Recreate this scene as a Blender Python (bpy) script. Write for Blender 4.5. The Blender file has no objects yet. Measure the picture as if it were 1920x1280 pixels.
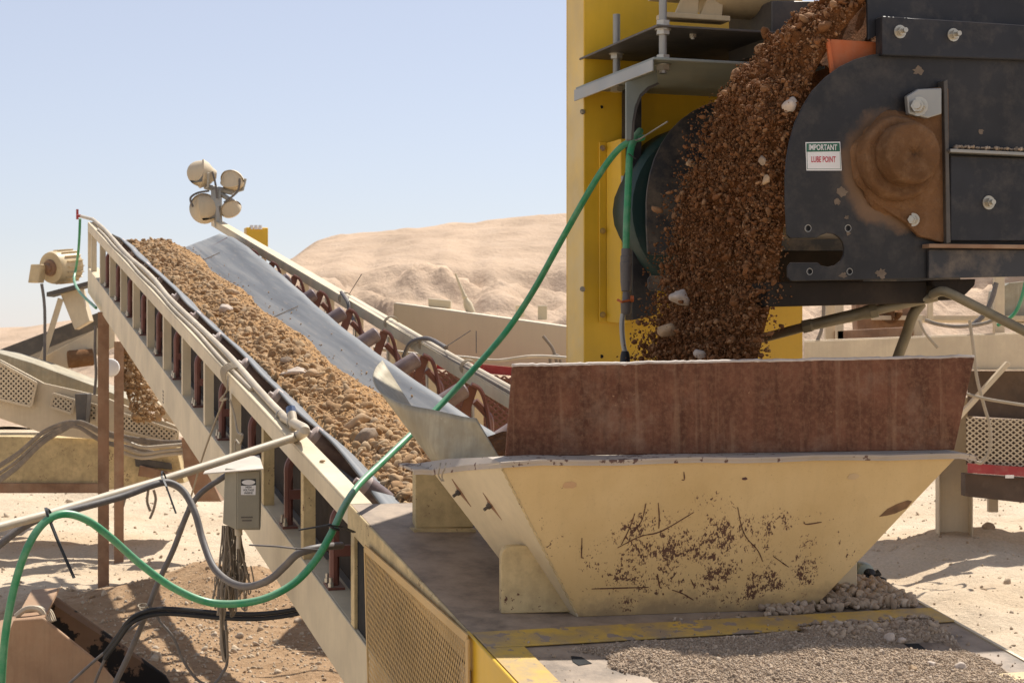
import bpy, bmesh, math, random
import numpy as np
from mathutils import Vector as V, noise, Matrix

random.seed(7); rng = np.random.default_rng(7)
sc = bpy.context.scene
COL = sc.collection
H = 2.65                      # eye height above the yard
F = 3300.0                    # focal length in photo pixels
CAM = V((0, 0, H))
UP = V((0, 0, 1))

# ------------------------------------------------------------------ geometry frames
DH = V((-1090, 3300, 0)).normalized()       # conveyor heading (plan)
CR = V((DH.y, -DH.x, 0))                    # across the conveyor, to the right
K = 540.0 / math.hypot(1090, 3300)          # conveyor slope

def P(px, py, Y):
    return V(((px - 960) * Y / F, Y, H - (py - 640) * Y / F))
def onplane(px, py, p0, n):
    d = V(((px - 960) / F, 1, -(py - 640) / F))
    return CAM + d * ((p0 - CAM).dot(n) / d.dot(n))
O = P(690, 980, 7.4)
DS = DH + UP * K
def C(u, s, w): return O + CR * u + DS * s + UP * w
DN = CR.cross(DS).normalized()
def D(px, py, w=0): return onplane(px, py, O + UP * w, DN)
def LP(px, py, u=0.0): return onplane(px, py, C(u, 0, 0), CR)
F0 = P(1700, 295, 7.1)
def FP(px, py, s=0.0): return onplane(px, py, F0 + DH * s, DH)
def dus(p):                                  # deck coords of a point
    q = p - O; s = V((q.x, q.y, 0)).dot(DH); return V((q.x, q.y, 0)).dot(CR), s, q.z - K * s

# ------------------------------------------------------------------ materials
def nd(nt, t, **kw):
    n = nt.nodes.new(t)
    for k, v in kw.items():
        if k in n.inputs: n.inputs[k].default_value = v
        else: setattr(n, k, v)
    return n
def c4(c): return (c[0], c[1], c[2], 1)
def ramp(nt, fac, stops):
    r = nt.nodes.new('ShaderNodeValToRGB')
    e = r.color_ramp.elements
    while len(e) < len(stops): e.new(0.5)
    for i, (p, c) in enumerate(stops):
        e[i].position = p; e[i].color = c4(c) if not isinstance(c, (int, float)) else (c, c, c, 1)
    nt.links.new(fac, r.inputs[0]); return r.outputs[0]
def mix(nt, fac, a, b, bt='MIX'):
    m = nt.nodes.new('ShaderNodeMix'); m.data_type = 'RGBA'; m.blend_type = bt
    for sock, val in ((m.inputs[0], fac), (m.inputs[6], a), (m.inputs[7], b)):
        if hasattr(val, 'node'): nt.links.new(val, sock)
        else: sock.default_value = val if isinstance(val, (int, float)) else c4(val)
    return m.outputs[2]
def math_n(nt, op, a, b=0.0):
    m = nt.nodes.new('ShaderNodeMath'); m.operation = op; m.use_clamp = False
    for sock, val in ((m.inputs[0], a), (m.inputs[1], b)):
        if hasattr(val, 'node'): nt.links.new(val, sock)
        else: sock.default_value = val
    return m.outputs[0]
def tex(nt, co, scale, detail=6, rough=0.6, dist=0.0, vec=None):
    n = nd(nt, 'ShaderNodeTexNoise', Scale=scale, Detail=detail, Roughness=rough, Distortion=dist)
    if vec:
        mp = nt.nodes.new('ShaderNodeMapping'); mp.inputs['Scale'].default_value = vec
        nt.links.new(co, mp.inputs[0]); co = mp.outputs[0]
    nt.links.new(co, n.inputs['Vector']); return n.outputs['Fac']

def mat(name, base, rough=0.6, metal=0.0, var=0.18, vscale=3.0, dust=None, dust_amt=0.5, dscale=5.0,
        up_dust=None, chips=None, chip_t=0.66, chip_scale=35.0, streak=0.0, bump=0.15, bscale=60.0,
        coat=0.0, spec=0.5, bdist=0.004):
    m = bpy.data.materials.new(name); m.use_nodes = True
    nt = m.node_tree; b = nt.nodes['Principled BSDF']
    co = nt.nodes.new('ShaderNodeTexCoord').outputs['Object']
    geo = nt.nodes.new('ShaderNodeNewGeometry')
    n1 = tex(nt, co, vscale)
    lo = [x * (1 - var) for x in base]; hi = [min(1, x * (1 + var)) for x in base]
    col = ramp(nt, n1, [(0.3, lo), (0.7, hi)])
    rg = None
    if streak > 0:
        st = tex(nt, co, 1.0, 5, 0.65, 0.0, (28, 28, 1.6))
        f = ramp(nt, st, [(0.45, 0.0), (0.75, streak)])
        col = mix(nt, f, col, [x * 0.45 for x in base])
    if dust:
        d1 = tex(nt, co, dscale, 8, 0.7)
        f = ramp(nt, d1, [(0.62 - 0.35 * dust_amt, 0.0), (0.85 - 0.25 * dust_amt, min(1, dust_amt * 1.3))])
        col = mix(nt, f, col, dust)
    if up_dust:
        sp = nt.nodes.new('ShaderNodeSeparateXYZ'); nt.links.new(geo.outputs['Normal'], sp.inputs[0])
        f = ramp(nt, sp.outputs[2], [(0.45, 0.0), (0.95, 0.75)])
        n2 = tex(nt, co, 14, 6, 0.7)
        f = math_n(nt, 'MULTIPLY', f, ramp(nt, n2, [(0.3, 0.35), (0.65, 1.0)]))
        col = mix(nt, f, col, up_dust)
    if chips:
        c1 = tex(nt, co, chip_scale, 7, 0.62)
        c2 = tex(nt, co, chip_scale * 0.12, 3, 0.5)
        s = math_n(nt, 'ADD', c1, math_n(nt, 'MULTIPLY', math_n(nt, 'SUBTRACT', c2, 0.5), 0.55))
        f = ramp(nt, s, [(chip_t, 0.0), (chip_t + 0.025, 1.0)])
        col = mix(nt, f, col, chips)
        rg = math_n(nt, 'ADD', math_n(nt, 'MULTIPLY', f, 0.25), rough)
    nt.links.new(col, b.inputs['Base Color'])
    if rg: nt.links.new(rg, b.inputs['Roughness'])
    else:
        r2 = tex(nt, co, vscale * 4)
        nt.links.new(math_n(nt, 'ADD', math_n(nt, 'MULTIPLY', math_n(nt, 'SUBTRACT', r2, 0.5), 0.35), rough), b.inputs['Roughness'])
    b.inputs['Metallic'].default_value = metal
    b.inputs['Specular IOR Level'].default_value = spec
    b.inputs['Coat Weight'].default_value = coat
    if bump > 0:
        bn = tex(nt, co, bscale, 6, 0.65)
        bp = nd(nt, 'ShaderNodeBump', Strength=bump, Distance=bdist)
        nt.links.new(bn, bp.inputs['Height']); nt.links.new(bp.outputs[0], b.inputs['Normal'])
    return m

def stone_mat(name, cols, rough=0.9, bump=0.5, bscale=90):
    m = bpy.data.materials.new(name); m.use_nodes = True
    nt = m.node_tree; b = nt.nodes['Principled BSDF']
    co = nt.nodes.new('ShaderNodeTexCoord').outputs['Object']
    geo = nt.nodes.new('ShaderNodeNewGeometry')
    n = len(cols)
    col = ramp(nt, geo.outputs['Random Per Island'], [(i / max(1, n - 1), c) for i, c in enumerate(cols)])
    n1 = tex(nt, co, 25, 6, 0.7)
    f = ramp(nt, n1, [(0.3, 0.65), (0.7, 1.15)])
    col = mix(nt, 1.0, col, f, 'MULTIPLY')
    nt.links.new(col, b.inputs['Base Color'])
    b.inputs['Roughness'].default_value = rough; b.inputs['Specular IOR Level'].default_value = 0.2
    bn = tex(nt, co, bscale, 5, 0.7)
    bp = nd(nt, 'ShaderNodeBump', Strength=bump, Distance=0.004)
    nt.links.new(bn, bp.inputs['Height']); nt.links.new(bp.outputs[0], b.inputs['Normal'])
    return m

DUST = (0.50, 0.38, 0.25); RUST = (0.11, 0.045, 0.025)
M = {}
M['cream'] = mat('cream paint', (0.64, 0.53, 0.35), 0.55, dust=(0.56, 0.45, 0.31), dust_amt=0.35, chips=RUST, chip_t=0.80, streak=0.14, vscale=2.2)
M['cream_pitted'] = mat('cream paint pitted', (0.58, 0.44, 0.22), 0.65, dust=(0.33, 0.24, 0.12), dust_amt=0.55, dscale=17, chips=RUST, chip_t=0.66, chip_scale=55, streak=0.2, var=0.25)
M['cream_far'] = mat('dusty cream paint', (0.60, 0.49, 0.33), 0.7, dust=(0.52, 0.41, 0.28), dust_amt=0.55, streak=0.15, vscale=1.2, up_dust=(0.55, 0.44, 0.31))
M['tank'] = mat('tank paint', (0.60, 0.50, 0.335), 0.6, dust=(0.52, 0.42, 0.27), dust_amt=0.3, dscale=1.2, vscale=0.6, streak=0.08, up_dust=(0.6, 0.5, 0.37))
M['yellow'] = mat('yellow paint', (0.72, 0.43, 0.02), 0.42, dust=(0.52, 0.33, 0.07), dust_amt=0.28, dscale=2.5, streak=0.08, vscale=1.4, coat=0.1)
M['yellow_worn'] = mat('worn yellow paint', (0.55, 0.34, 0.05), 0.6, dust=(0.27, 0.20, 0.14), dust_amt=0.7, dscale=7, chips=(0.27, 0.205, 0.15), chip_t=0.555, chip_scale=13)
M['navy'] = mat('dark slate paint', (0.0215, 0.0215, 0.025), 0.46, dust=(0.12, 0.10, 0.08), dust_amt=0.36, dscale=8, var=0.35, spec=0.35, chips=(0.26, 0.20, 0.15), chip_t=0.84, chip_scale=22, bump=0.05, up_dust=(0.25, 0.2, 0.15))
M['navy_dirty'] = mat('dusty slate paint', (0.03, 0.031, 0.036), 0.55, dust=(0.22, 0.17, 0.12), dust_amt=0.5, dscale=9, streak=0.1, var=0.3, up_dust=(0.33, 0.25, 0.17))
M['black'] = mat('black rubber', (0.012, 0.012, 0.013), 0.6, var=0.3)
M['void'] = mat('dark opening', (0.004, 0.004, 0.004), 0.9, bump=0)
M['rust'] = mat('rusted steel plate', (0.150, 0.062, 0.035), 0.8, dust=(0.27, 0.14, 0.078), dust_amt=0.5, dscale=55, var=0.35, vscale=6, streak=0.8, chips=(0.36, 0.21, 0.12), chip_t=0.74, chip_scale=60, bump=0.6, bscale=120, spec=0.2)
nt = M['rust'].node_tree; b = nt.nodes['Principled BSDF']; src = b.inputs['Base Color'].links[0].from_socket
cob = nt.nodes.new('ShaderNodeTexCoord').outputs['Object']
q1 = mix(nt, ramp(nt, tex(nt, cob, 1.0, 4, 0.6, 0.2, (22, 22, 1.1)), [(0.56, 0.0), (0.76, 0.6)]), src, (0.33, 0.195, 0.115))
q1 = mix(nt, ramp(nt, tex(nt, cob, 4.5, 6, 0.7), [(0.55, 0.0), (0.78, 0.55)]), q1, (0.30, 0.20, 0.135))
nt.links.new(q1, b.inputs['Base Color'])
M['rust_brown'] = mat('dusty rusty beam', (0.27, 0.15, 0.085), 0.8, dust=(0.40, 0.28, 0.18), dust_amt=0.5, dscale=4, streak=0.25, var=0.3)
M['deckplate'] = mat('dirty deck plate', (0.235, 0.175, 0.125), 0.65, dust=(0.40, 0.30, 0.21), dust_amt=0.7, dscale=6, var=0.4, chips=(0.10, 0.08, 0.07), chip_t=0.72, chip_scale=12, bump=0.3)
M['primer'] = mat('red primer', (0.155, 0.055, 0.038), 0.5, dust=(0.33, 0.2, 0.14), dust_amt=0.3, up_dust=(0.4, 0.27, 0.19))
M['roller'] = mat('roller steel', (0.17, 0.12, 0.115), 0.45, metal=0.2, dust=(0.42, 0.34, 0.29), dust_amt=0.45)
M['roller_end'] = mat('roller end cap', (0.50, 0.42, 0.37), 0.6, dust=(0.5, 0.32, 0.27), dust_amt=0.6)
M['galv'] = mat('galvanised steel', (0.36, 0.315, 0.22), 0.55, metal=0.15, dust=(0.27, 0.21, 0.125), dust_amt=0.6, dscale=9, streak=0.5, var=0.35, chips=(0.5, 0.44, 0.33), chip_t=0.72, chip_scale=14)
M['steel'] = mat('grey steel', (0.34, 0.33, 0.30), 0.45, metal=0.5, dust=(0.4, 0.33, 0.26), dust_amt=0.3)
M['steel_green'] = mat('grey green bracket', (0.23, 0.25, 0.22), 0.5, metal=0.2, dust=(0.33, 0.29, 0.22), dust_amt=0.3)
M['steel_dark'] = mat('dark steel', (0.085, 0.075, 0.065), 0.55, metal=0.3, dust=(0.20, 0.16, 0.12), dust_amt=0.45)
M['bolt'] = mat('zinc bolt', (0.50, 0.46, 0.38), 0.35, metal=0.6, dust=(0.4, 0.33, 0.24), dust_amt=0.35, bump=0.1)
M['pvc'] = mat('grey white pipe', (0.49, 0.415, 0.305), 0.55, dust=(0.42, 0.335, 0.23), dust_amt=0.55, dscale=9)
M['hose'] = mat('green hose', (0.022, 0.235, 0.09), 0.42, dust=(0.20, 0.36, 0.21), dust_amt=0.55, dscale=10, bump=0.1, up_dust=(0.30, 0.42, 0.29))  # dust tints also carry the hose's pale sunlit highlight
M['cable'] = mat('grey cable', (0.125, 0.11, 0.10), 0.6, dust=(0.3, 0.25, 0.2), dust_amt=0.35, dscale=14)
M['cable_tan'] = mat('dusty tan cable', (0.20, 0.165, 0.13), 0.8, dust=(0.38, 0.30, 0.21), dust_amt=0.5, dscale=14)
M['rope'] = mat('dusty rope', (0.36, 0.30, 0.22), 0.9, bump=0.6, bscale=200)
M['wire'] = mat('bare wire', (0.24, 0.20, 0.155), 0.5, metal=0.25)
M['greybox'] = mat('grey enclosure', (0.25, 0.225, 0.165), 0.5, dust=(0.36, 0.3, 0.21), dust_amt=0.3, streak=0.1)
M['roofplate'] = mat('dusty plate', (0.55, 0.48, 0.40), 0.7, dust=(0.6, 0.5, 0.4), dust_amt=0.4)
M['orange'] = mat('orange rubber', (0.50, 0.115, 0.025), 0.6, dust=(0.42, 0.2, 0.1), dust_amt=0.45, streak=0.2)
M['red'] = mat('red paint', (0.35, 0.03, 0.03), 0.55, dust=(0.42, 0.22, 0.16), dust_amt=0.4)
M['white'] = mat('white sticker', (0.74, 0.72, 0.70), 0.4, var=0.04, bump=0)
M['sgreen'] = mat('green ink', (0.018, 0.11, 0.06), 0.4, var=0.05, bump=0)
M['sred'] = mat('red ink', (0.50, 0.035, 0.06), 0.4, var=0.05, bump=0)
M['sblack'] = mat('black ink', (0.02, 0.02, 0.02), 0.4, var=0.05, bump=0)
M['motor'] = mat('cream motor', (0.56, 0.43, 0.24), 0.5, dust=(0.42, 0.3, 0.17), dust_amt=0.45, streak=0.1)
M['lens'] = mat('lamp glass', (0.60, 0.53, 0.37), 0.7, spec=0.2, dust=(0.6, 0.5, 0.36), dust_amt=0.4, bump=0)
M['blue'] = mat('blue cap', (0.06, 0.10, 0.20), 0.4, dust=(0.3, 0.3, 0.3), dust_amt=0.3)
M['soil_cake'] = mat('caked soil', (0.185, 0.096, 0.047), 0.95, dust=(0.30, 0.185, 0.105), dust_amt=0.4, dscale=16, var=0.35, bump=0.9, bscale=55, spec=0.05, bdist=0.01)
M['bucket'] = mat('worn bucket steel', (0.36, 0.215, 0.12), 0.75, dust=(0.40, 0.27, 0.16), dust_amt=0.5, chips=(0.07, 0.055, 0.045), chip_t=0.69, chip_scale=11, streak=0.3)
M['teal'] = mat('grey green motor', (0.26, 0.30, 0.26), 0.5, dust=(0.36, 0.3, 0.23), dust_amt=0.4)
M['dirt_stone'] = stone_mat('belt stones', [(0.34, 0.205, 0.10), (0.42, 0.27, 0.14), (0.38, 0.23, 0.115), (0.48, 0.335, 0.19), (0.30, 0.175, 0.085), (0.44, 0.285, 0.15), (0.42, 0.31, 0.20)])
M['dirt'] = mat('belt dirt', (0.38, 0.225, 0.105), 0.95, var=0.3, vscale=18, bump=0.8, bscale=80, spec=0.1, bdist=0.01)
M['fall_stone'] = stone_mat('falling stones', [(0.165, 0.066, 0.024), (0.235, 0.10, 0.038), (0.19, 0.078, 0.029), (0.36, 0.20, 0.10), (0.155, 0.065, 0.024), (0.245, 0.115, 0.047), (0.19, 0.08, 0.03)])
M['fall_dirt'] = mat('falling soil', (0.175, 0.07, 0.024), 0.95, var=0.5, vscale=14, bump=0.9, bscale=60, spec=0.1, bdist=0.015)
M['pale_rock'] = mat('pale stone', (0.50, 0.41, 0.33), 0.9, var=0.25, vscale=12, bump=0.5, bscale=40)
M['tan_rock'] = mat('tan stone', (0.40, 0.27, 0.155), 0.9, var=0.3, vscale=10, bump=0.6, bscale=40)
M['brown_rock'] = mat('brown stone', (0.27, 0.20, 0.14), 0.9, var=0.35, vscale=14, bump=0.8, bscale=45)
M['gravel'] = stone_mat('crushed gravel', [(0.38, 0.28, 0.185), (0.47, 0.36, 0.255), (0.30, 0.215, 0.145), (0.54, 0.43, 0.32), (0.40, 0.285, 0.19)])
M['gravel_bed'] = mat('gravel fines', (0.34, 0.255, 0.18), 0.95, var=0.3, vscale=60, bump=0.9, bscale=160, spec=0.1)

M['cavity'] = mat('cavity brown steel', (0.030, 0.022, 0.016), 0.8, dust=(0.08, 0.055, 0.036), dust_amt=0.4, var=0.4, spec=0.2)  # near-black brown; on the sheet inside the truss it stands for shade
M['shade_panel'] = mat('dusty shaded panel', (0.10, 0.065, 0.042), 0.85, dust=(0.19, 0.13, 0.085), dust_amt=0.4, var=0.3)  # shade on the plant frame is put into this dark colour

# ------------------------------------------------------------------ mesh builder
def catmull(pts, n=8):
    pts = [V(p) for p in pts]; out = []
    for i in range(len(pts) - 1):
        p0 = pts[max(0, i - 1)]; p1 = pts[i]; p2 = pts[i + 1]; p3 = pts[min(len(pts) - 1, i + 2)]
        for k in range(n):
            t = k / n
            out.append(0.5 * ((2 * p1) + (p2 - p0) * t + (2 * p0 - 5 * p1 + 4 * p2 - p3) * t * t + (3 * p1 - p0 - 3 * p2 + p3) * t ** 3))
    out.append(pts[-1]); return out

class MB:
    def __init__(self): self.v = []; self.f = []; self.uv = None
    def hexa(self, p):                      # p: 4 bottom ring, 4 top ring
        b = len(self.v); self.v += [V(q) for q in p]
        for q in ((3, 2, 1, 0), (4, 5, 6, 7), (0, 1, 5, 4), (1, 2, 6, 5), (2, 3, 7, 6), (3, 0, 4, 7)):
            self.f.append([b + i for i in q])
        return self
    def obox(self, c, a, b_, d):            # centre and three half vectors
        c = V(c)
        return self.hexa([c - a - b_ - d, c + a - b_ - d, c + a + b_ - d, c - a + b_ - d, c - a - b_ + d, c + a - b_ + d, c + a + b_ + d, c - a + b_ + d])
    def beam(self, p0, p1, w, h, side=None, up=None):
        p0 = V(p0); p1 = V(p1); t = (p1 - p0)
        if up is None: up = UP if abs(t.normalized().z) < 0.95 else DH
        sd = V(side) if side is not None else t.cross(up).normalized()
        u2 = sd.cross(t).normalized()
        if u2.dot(up) < 0: u2 = -u2
        return self.obox((p0 + p1) / 2, t / 2, sd.normalized() * w / 2, u2 * h / 2)
    def tube(self, pts, r, n=8, cap=True):
        pts = [V(p) for p in pts]; m = len(pts); b = len(self.v)
        rs = r if isinstance(r, (list, tuple)) else [r] * m
        t = (pts[1] - pts[0]).normalized()
        a = t.cross(UP if abs(t.z) < 0.9 else V((1, 0, 0))).normalized()
        for i in range(m):
            if i == 0: t2 = pts[1] - pts[0]
            elif i == m - 1: t2 = pts[-1] - pts[-2]
            else: t2 = (pts[i + 1] - pts[i]).normalized() + (pts[i] - pts[i - 1]).normalized()
            t2 = t2.normalized() if t2.length > 1e-9 else t
            a = (a - t2 * a.dot(t2)).normalized(); c = t2.cross(a)
            for k in range(n):
                an = 2 * math.pi * k / n
                self.v.append(pts[i] + (a * math.cos(an) + c * math.sin(an)) * rs[i])
        for i in range(m - 1):
            for k in range(n):
                k2 = (k + 1) % n
                self.f.append([b + i * n + k, b + i * n + k2, b + (i + 1) * n + k2, b + (i + 1) * n + k])
        if cap:
            self.f.append([b + k for k in range(n)][::-1]); self.f.append([b + (m - 1) * n + k for k in range(n)])
        return self
    def cyl(self, p0, p1, r, n=16): return self.tube([p0, p1], r, n)
    def lathe(self, c, axis, prof, n=24):   # prof: [(dist along axis, radius)]
        axis = V(axis).normalized()
        return self.tube([V(c) + axis * (d + 1e-5 * i) for i, (d, r) in enumerate(prof)], [r for d, r in prof], n)
    def prism(self, poly, vec):
        b = len(self.v); n = len(poly); vec = V(vec)
        self.v += [V(p) for p in poly] + [V(p) + vec for p in poly]
        self.f.append(list(range(b, b + n))); self.f.append(list(range(b + 2 * n - 1, b + n - 1, -1)))
        for i in range(n):
            j = (i + 1) % n; self.f.append([b + j, b + i, b + n + i, b + n + j])
        return self
    def loft(self, rows, close=False):
        b = len(self.v); m = len(rows); n = len(rows[0])
        for r in rows: self.v += [V(p) for p in r]
        nn = n if close else n - 1
        for i in range(m - 1):
            for j in range(nn):
                j2 = (j + 1) % n
                self.f.append([b + i * n + j, b + i * n + j2, b + (i + 1) * n + j2, b + (i + 1) * n + j])
        return self
    def strips(self, poly, org, ex, ey, pitch, ang, width, nrm, th):
        """diagonal metal strands clipped to a convex polygon (2-D coords in ex, ey)"""
        for sg in (1, -1):
            dx, dy = math.cos(ang) , sg * math.sin(ang); nx, ny = -dy, dx
            ds = [p[0] * nx + p[1] * ny for p in poly]
            k = math.ceil(min(ds) / pitch) * pitch
            while k < max(ds):
                hits = []
                for i in range(len(poly)):
                    a, b_ = poly[i], poly[(i + 1) % len(poly)]
                    da, db = a[0] * nx + a[1] * ny - k, b_[0] * nx + b_[1] * ny - k
                    if da * db < 0:
                        t = da / (da - db); hits.append((a[0] + (b_[0] - a[0]) * t, a[1] + (b_[1] - a[1]) * t))
                if len(hits) == 2:
                    q = [org + ex * h[0] + ey * h[1] + nrm * (0.0006 * sg) for h in hits]
                    sd = ex * nx + ey * ny
                    self.obox((q[0] + q[1]) / 2, (q[1] - q[0]) / 2, sd * width / 2, nrm * th / 2)
                k += pitch
        return self

def link(name, me, m, parent=None, bevel=0.0, smooth=False, seg=1):
    o = bpy.data.objects.new(name, me)
    if m is not None: me.materials.append(m)
    COL.objects.link(o)
    if parent is not None: o.parent = parent
    if smooth:
        me.polygons.foreach_set('use_smooth', [True] * len(me.polygons))
        if smooth == 'auto':
            try: me.set_sharp_from_angle(angle=math.radians(40))
            except Exception: pass
    if bevel > 0:
        md = o.modifiers.new('bevel', 'BEVEL'); md.width = bevel; md.segments = seg; md.limit_method = 'ANGLE'; md.angle_limit = math.radians(35)
    return o

def world_loc(o):
    l = V((0, 0, 0))
    while o is not None: l += o.location; o = o.parent
    return l

def build(name, mb, m, parent=None, bevel=0.0, smooth=False, seg=1):
    base = world_loc(parent) if parent is not None else V((0, 0, 0))
    me = bpy.data.meshes.new(name)
    me.from_pydata([tuple(v - base) for v in mb.v], [], mb.f)
    bm = bmesh.new(); bm.from_mesh(me); bmesh.ops.recalc_face_normals(bm, faces=bm.faces); bm.to_mesh(me); bm.free()
    me.update()
    return link(name, me, m, parent, bevel, smooth, seg)

def tag(o, label, cat=None, group=None, kind=None):
    if label: o['label'] = label
    if cat: o['category'] = cat
    if group: o['group'] = group
    if kind: o['kind'] = kind
    return o
def thing(name, label, cat, loc, group=None):
    o = bpy.data.objects.new(name, None); COL.objects.link(o); o.location = loc
    o.empty_display_size = 0.2
    return tag(o, label, cat, group)
def solo(name, label, cat, mb, m, bevel=0.0, smooth=False, group=None, kind=None, loc=None):
    """a thing that is one mesh; its origin is put at its base"""
    xs = [v.x for v in mb.v]; ys = [v.y for v in mb.v]; zs = [v.z for v in mb.v]
    base = V(((min(xs) + max(xs)) / 2, (min(ys) + max(ys)) / 2, min(zs))) if loc is None else loc
    mb.v = [v - base for v in mb.v]
    o = build(name, mb, m, None, bevel, smooth); o.location = base
    return tag(o, label, cat, group, kind)

# ---- rocks -------------------------------------------------------------------
def ico(sub):
    bm = bmesh.new(); bmesh.ops.create_icosphere(bm, subdivisions=sub, radius=1)
    v = np.array([x.co[:] for x in bm.verts]); f = np.array([[l.index for l in x.verts] for x in bm.faces]); bm.free(); return v, f
ICO1, ICO2, ICO3 = ico(1), ico(2), ico(3)
def rock_variants(base, k, rough=0.28):
    out = []
    for i in range(k):
        v = base[0].copy(); off = rng.uniform(-50, 50, 3)
        for a in range(len(v)):
            n = noise.fractal(V(v[a] * 0.9 + off), 1.0, 2.0, 3)
            v[a] *= 1 + rough * n
        # a couple of flat facets
        for q in range(5):
            d = rng.normal(size=3); d /= np.linalg.norm(d); lim = rng.uniform(0.5, 0.82)
            pr = v @ d; over = np.maximum(0, pr - lim); v -= np.outer(over, d) * 0.85
        out.append(v)
    return out
VAR1, VAR2, VAR3 = rock_variants(ICO1, 10, 0.35), rock_variants(ICO2, 14), rock_variants(ICO3, 6, 0.35)
def rand_rot(n):
    q = rng.normal(size=(n, 4)); q /= np.linalg.norm(q, axis=1)[:, None]
    w, x, y, z = q.T
    return np.stack([np.stack([1 - 2 * (y * y + z * z), 2 * (x * y - z * w), 2 * (x * z + y * w)], -1),
                     np.stack([2 * (x * y + z * w), 1 - 2 * (x * x + z * z), 2 * (y * z - x * w)], -1),
                     np.stack([2 * (x * z - y * w), 2 * (y * z + x * w), 1 - 2 * (x * x + y * y)], -1)], -2)
def rock_mesh(name, pts, sizes, big=0.02, flat=0.35, extra=None, smooth_big=False):
    """one mesh of many stones; extra: list of (verts, faces) numpy to merge first"""
    pts = np.asarray(pts, float); sizes = np.asarray(sizes, float); n = len(pts)
    R = rand_rot(n); S = np.stack([rng.uniform(0.9, 1.6, n), rng.uniform(0.65, 1.1, n), rng.uniform(1 - flat * 1.6, 0.95, n)], -1)
    VV, FF, off = [], [], 0
    for (v, f) in (extra or []):
        VV.append(v); FF.append(f + off); off += len(v)
    for sel, var, fc in ((sizes < big, VAR1, ICO1[1]), (sizes >= big, VAR2, ICO2[1])):
        idx = np.nonzero(sel)[0]; ch = rng.integers(0, len(var), len(idx))
        for k in range(len(var)):
            ii = idx[ch == k]
            if not len(ii): continue
            v = var[k][None] * S[ii][:, None, :] * sizes[ii][:, None, None]
            v = np.einsum('nij,nkj->nki', R[ii], v) + pts[ii][:, None, :]
            m = v.shape[1]
            f = (fc[None] + (np.arange(len(ii)) * m)[:, None, None]).reshape(-1, 3) + off
            VV.append(v.reshape(-1, 3)); FF.append(f); off += v.shape[0] * m
    Vt = np.concatenate(VV); Ft = np.concatenate(FF)
    me = bpy.data.meshes.new(name)
    me.vertices.add(len(Vt)); me.vertices.foreach_set('co', Vt.astype(np.float32).ravel())
    me.loops.add(Ft.size); me.loops.foreach_set('vertex_index', Ft.astype(np.int32).ravel())
    me.polygons.add(len(Ft)); me.polygons.foreach_set('loop_start', np.arange(0, Ft.size, 3, dtype=np.int32))
    me.update(calc_edges=True); me.validate()
    return me
def one_rock(name, label, p, r, m, seed, sc3=(1, 0.8, 0.7), rot=(0, 0, 0), group=None):
    v = VAR3[seed % len(VAR3)] * np.array(sc3) * r
    Rm = np.array(Matrix.Rotation(rot[2], 3, 'Z') @ Matrix.Rotation(rot[1], 3, 'Y') @ Matrix.Rotation(rot[0], 3, 'X'))
    v = v @ Rm.T
    me = bpy.data.meshes.new(name); me.from_pydata([tuple(x) for x in v], [], [list(map(int, f)) for f in ICO3[1]]); me.update()
    o = link(name, me, m, None, smooth=True); o.location = p
    return tag(o, label, 'stone', group or {'rock': 'big rocks in the belt load', 'deck_stone': 'stones on the deck', 'chord_stone': 'stones lying on the truss chords', 'falling_stone': 'stones falling from the feeder'}[name])

def text_mesh(body, width, org, ex, ey, nrm, m, parent, name, height=None):
    cu = bpy.data.curves.new('txt', 'FONT'); cu.body = body; cu.align_x = 'CENTER'; cu.align_y = 'CENTER'; cu.extrude = 0.0; cu.resolution_u = 3
    cu.offset = 0.018
    to = bpy.data.objects.new('txt', cu); COL.objects.link(to)
    bpy.context.view_layer.update()
    me = bpy.data.meshes.new_from_object(to.evaluated_get(bpy.context.evaluated_depsgraph_get()))
    bpy.data.objects.remove(to); bpy.data.curves.remove(cu)
    xs = [v.co.x for v in me.vertices]; ys = [v.co.y for v in me.vertices]
    cx, cy = (min(xs) + max(xs)) / 2, (min(ys) + max(ys)) / 2
    s = width / (max(xs) - min(xs)); sy = s if height is None else height / (max(ys) - min(ys))
    base = world_loc(parent)
    for v in me.vertices:
        v.co = org + ex * ((v.co.x - cx) * s) + ey * ((v.co.y - cy) * sy) + nrm * 0.0012 - base
    me.name = name
    return link(name, me, m, parent)
def nut(mb, p, axis, r, h): return mb.tube([p, V(p) + V(axis).normalized() * h], r, 6)
def bolt_mb(p, axis, r=0.014, stud=0.6):
    mb = MB(); a = V(axis).normalized()
    mb.tube([p, p + a * r * 0.25], r * 1.5, 16); mb.tube([p + a * r * 0.25, p + a * r * 1.3], r, 6); mb.tube([p + a * r * 1.3, p + a * r * (1.3 + stud)], r * 0.55, 12)
    return mb

# ================================================================== CAMERA, LIGHT, SKY
cam = bpy.data.cameras.new('Camera'); co = bpy.data.objects.new('Camera', cam); COL.objects.link(co)
co.location = CAM; co.rotation_euler = (math.radians(90), 0, 0)
cam.sensor_width = 36; cam.lens = F / 1920 * 36; cam.clip_end = 3000; cam.clip_start = 0.1
cam.dof.use_dof = True; cam.dof.focus_distance = 7.0; cam.dof.aperture_fstop = 13
sc.camera = co
TS = V((0.33, 0.535, 1.0)).normalized()
sun = bpy.data.lights.new('Sun', 'SUN'); so = bpy.data.objects.new('Sun', sun); COL.objects.link(so)
so.rotation_euler = TS.to_track_quat('Z', 'Y').to_euler(); sun.energy = 4.7; sun.angle = math.radians(0.55); sun.color = (1.0, 0.95, 0.87)
w = bpy.data.worlds.new('World'); sc.world = w; w.use_nodes = True
nt = w.node_tree; bg = nt.nodes['Background']
sky = nt.nodes.new('ShaderNodeTexSky'); sky.sky_type = 'NISHITA'; sky.sun_disc = False
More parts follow.
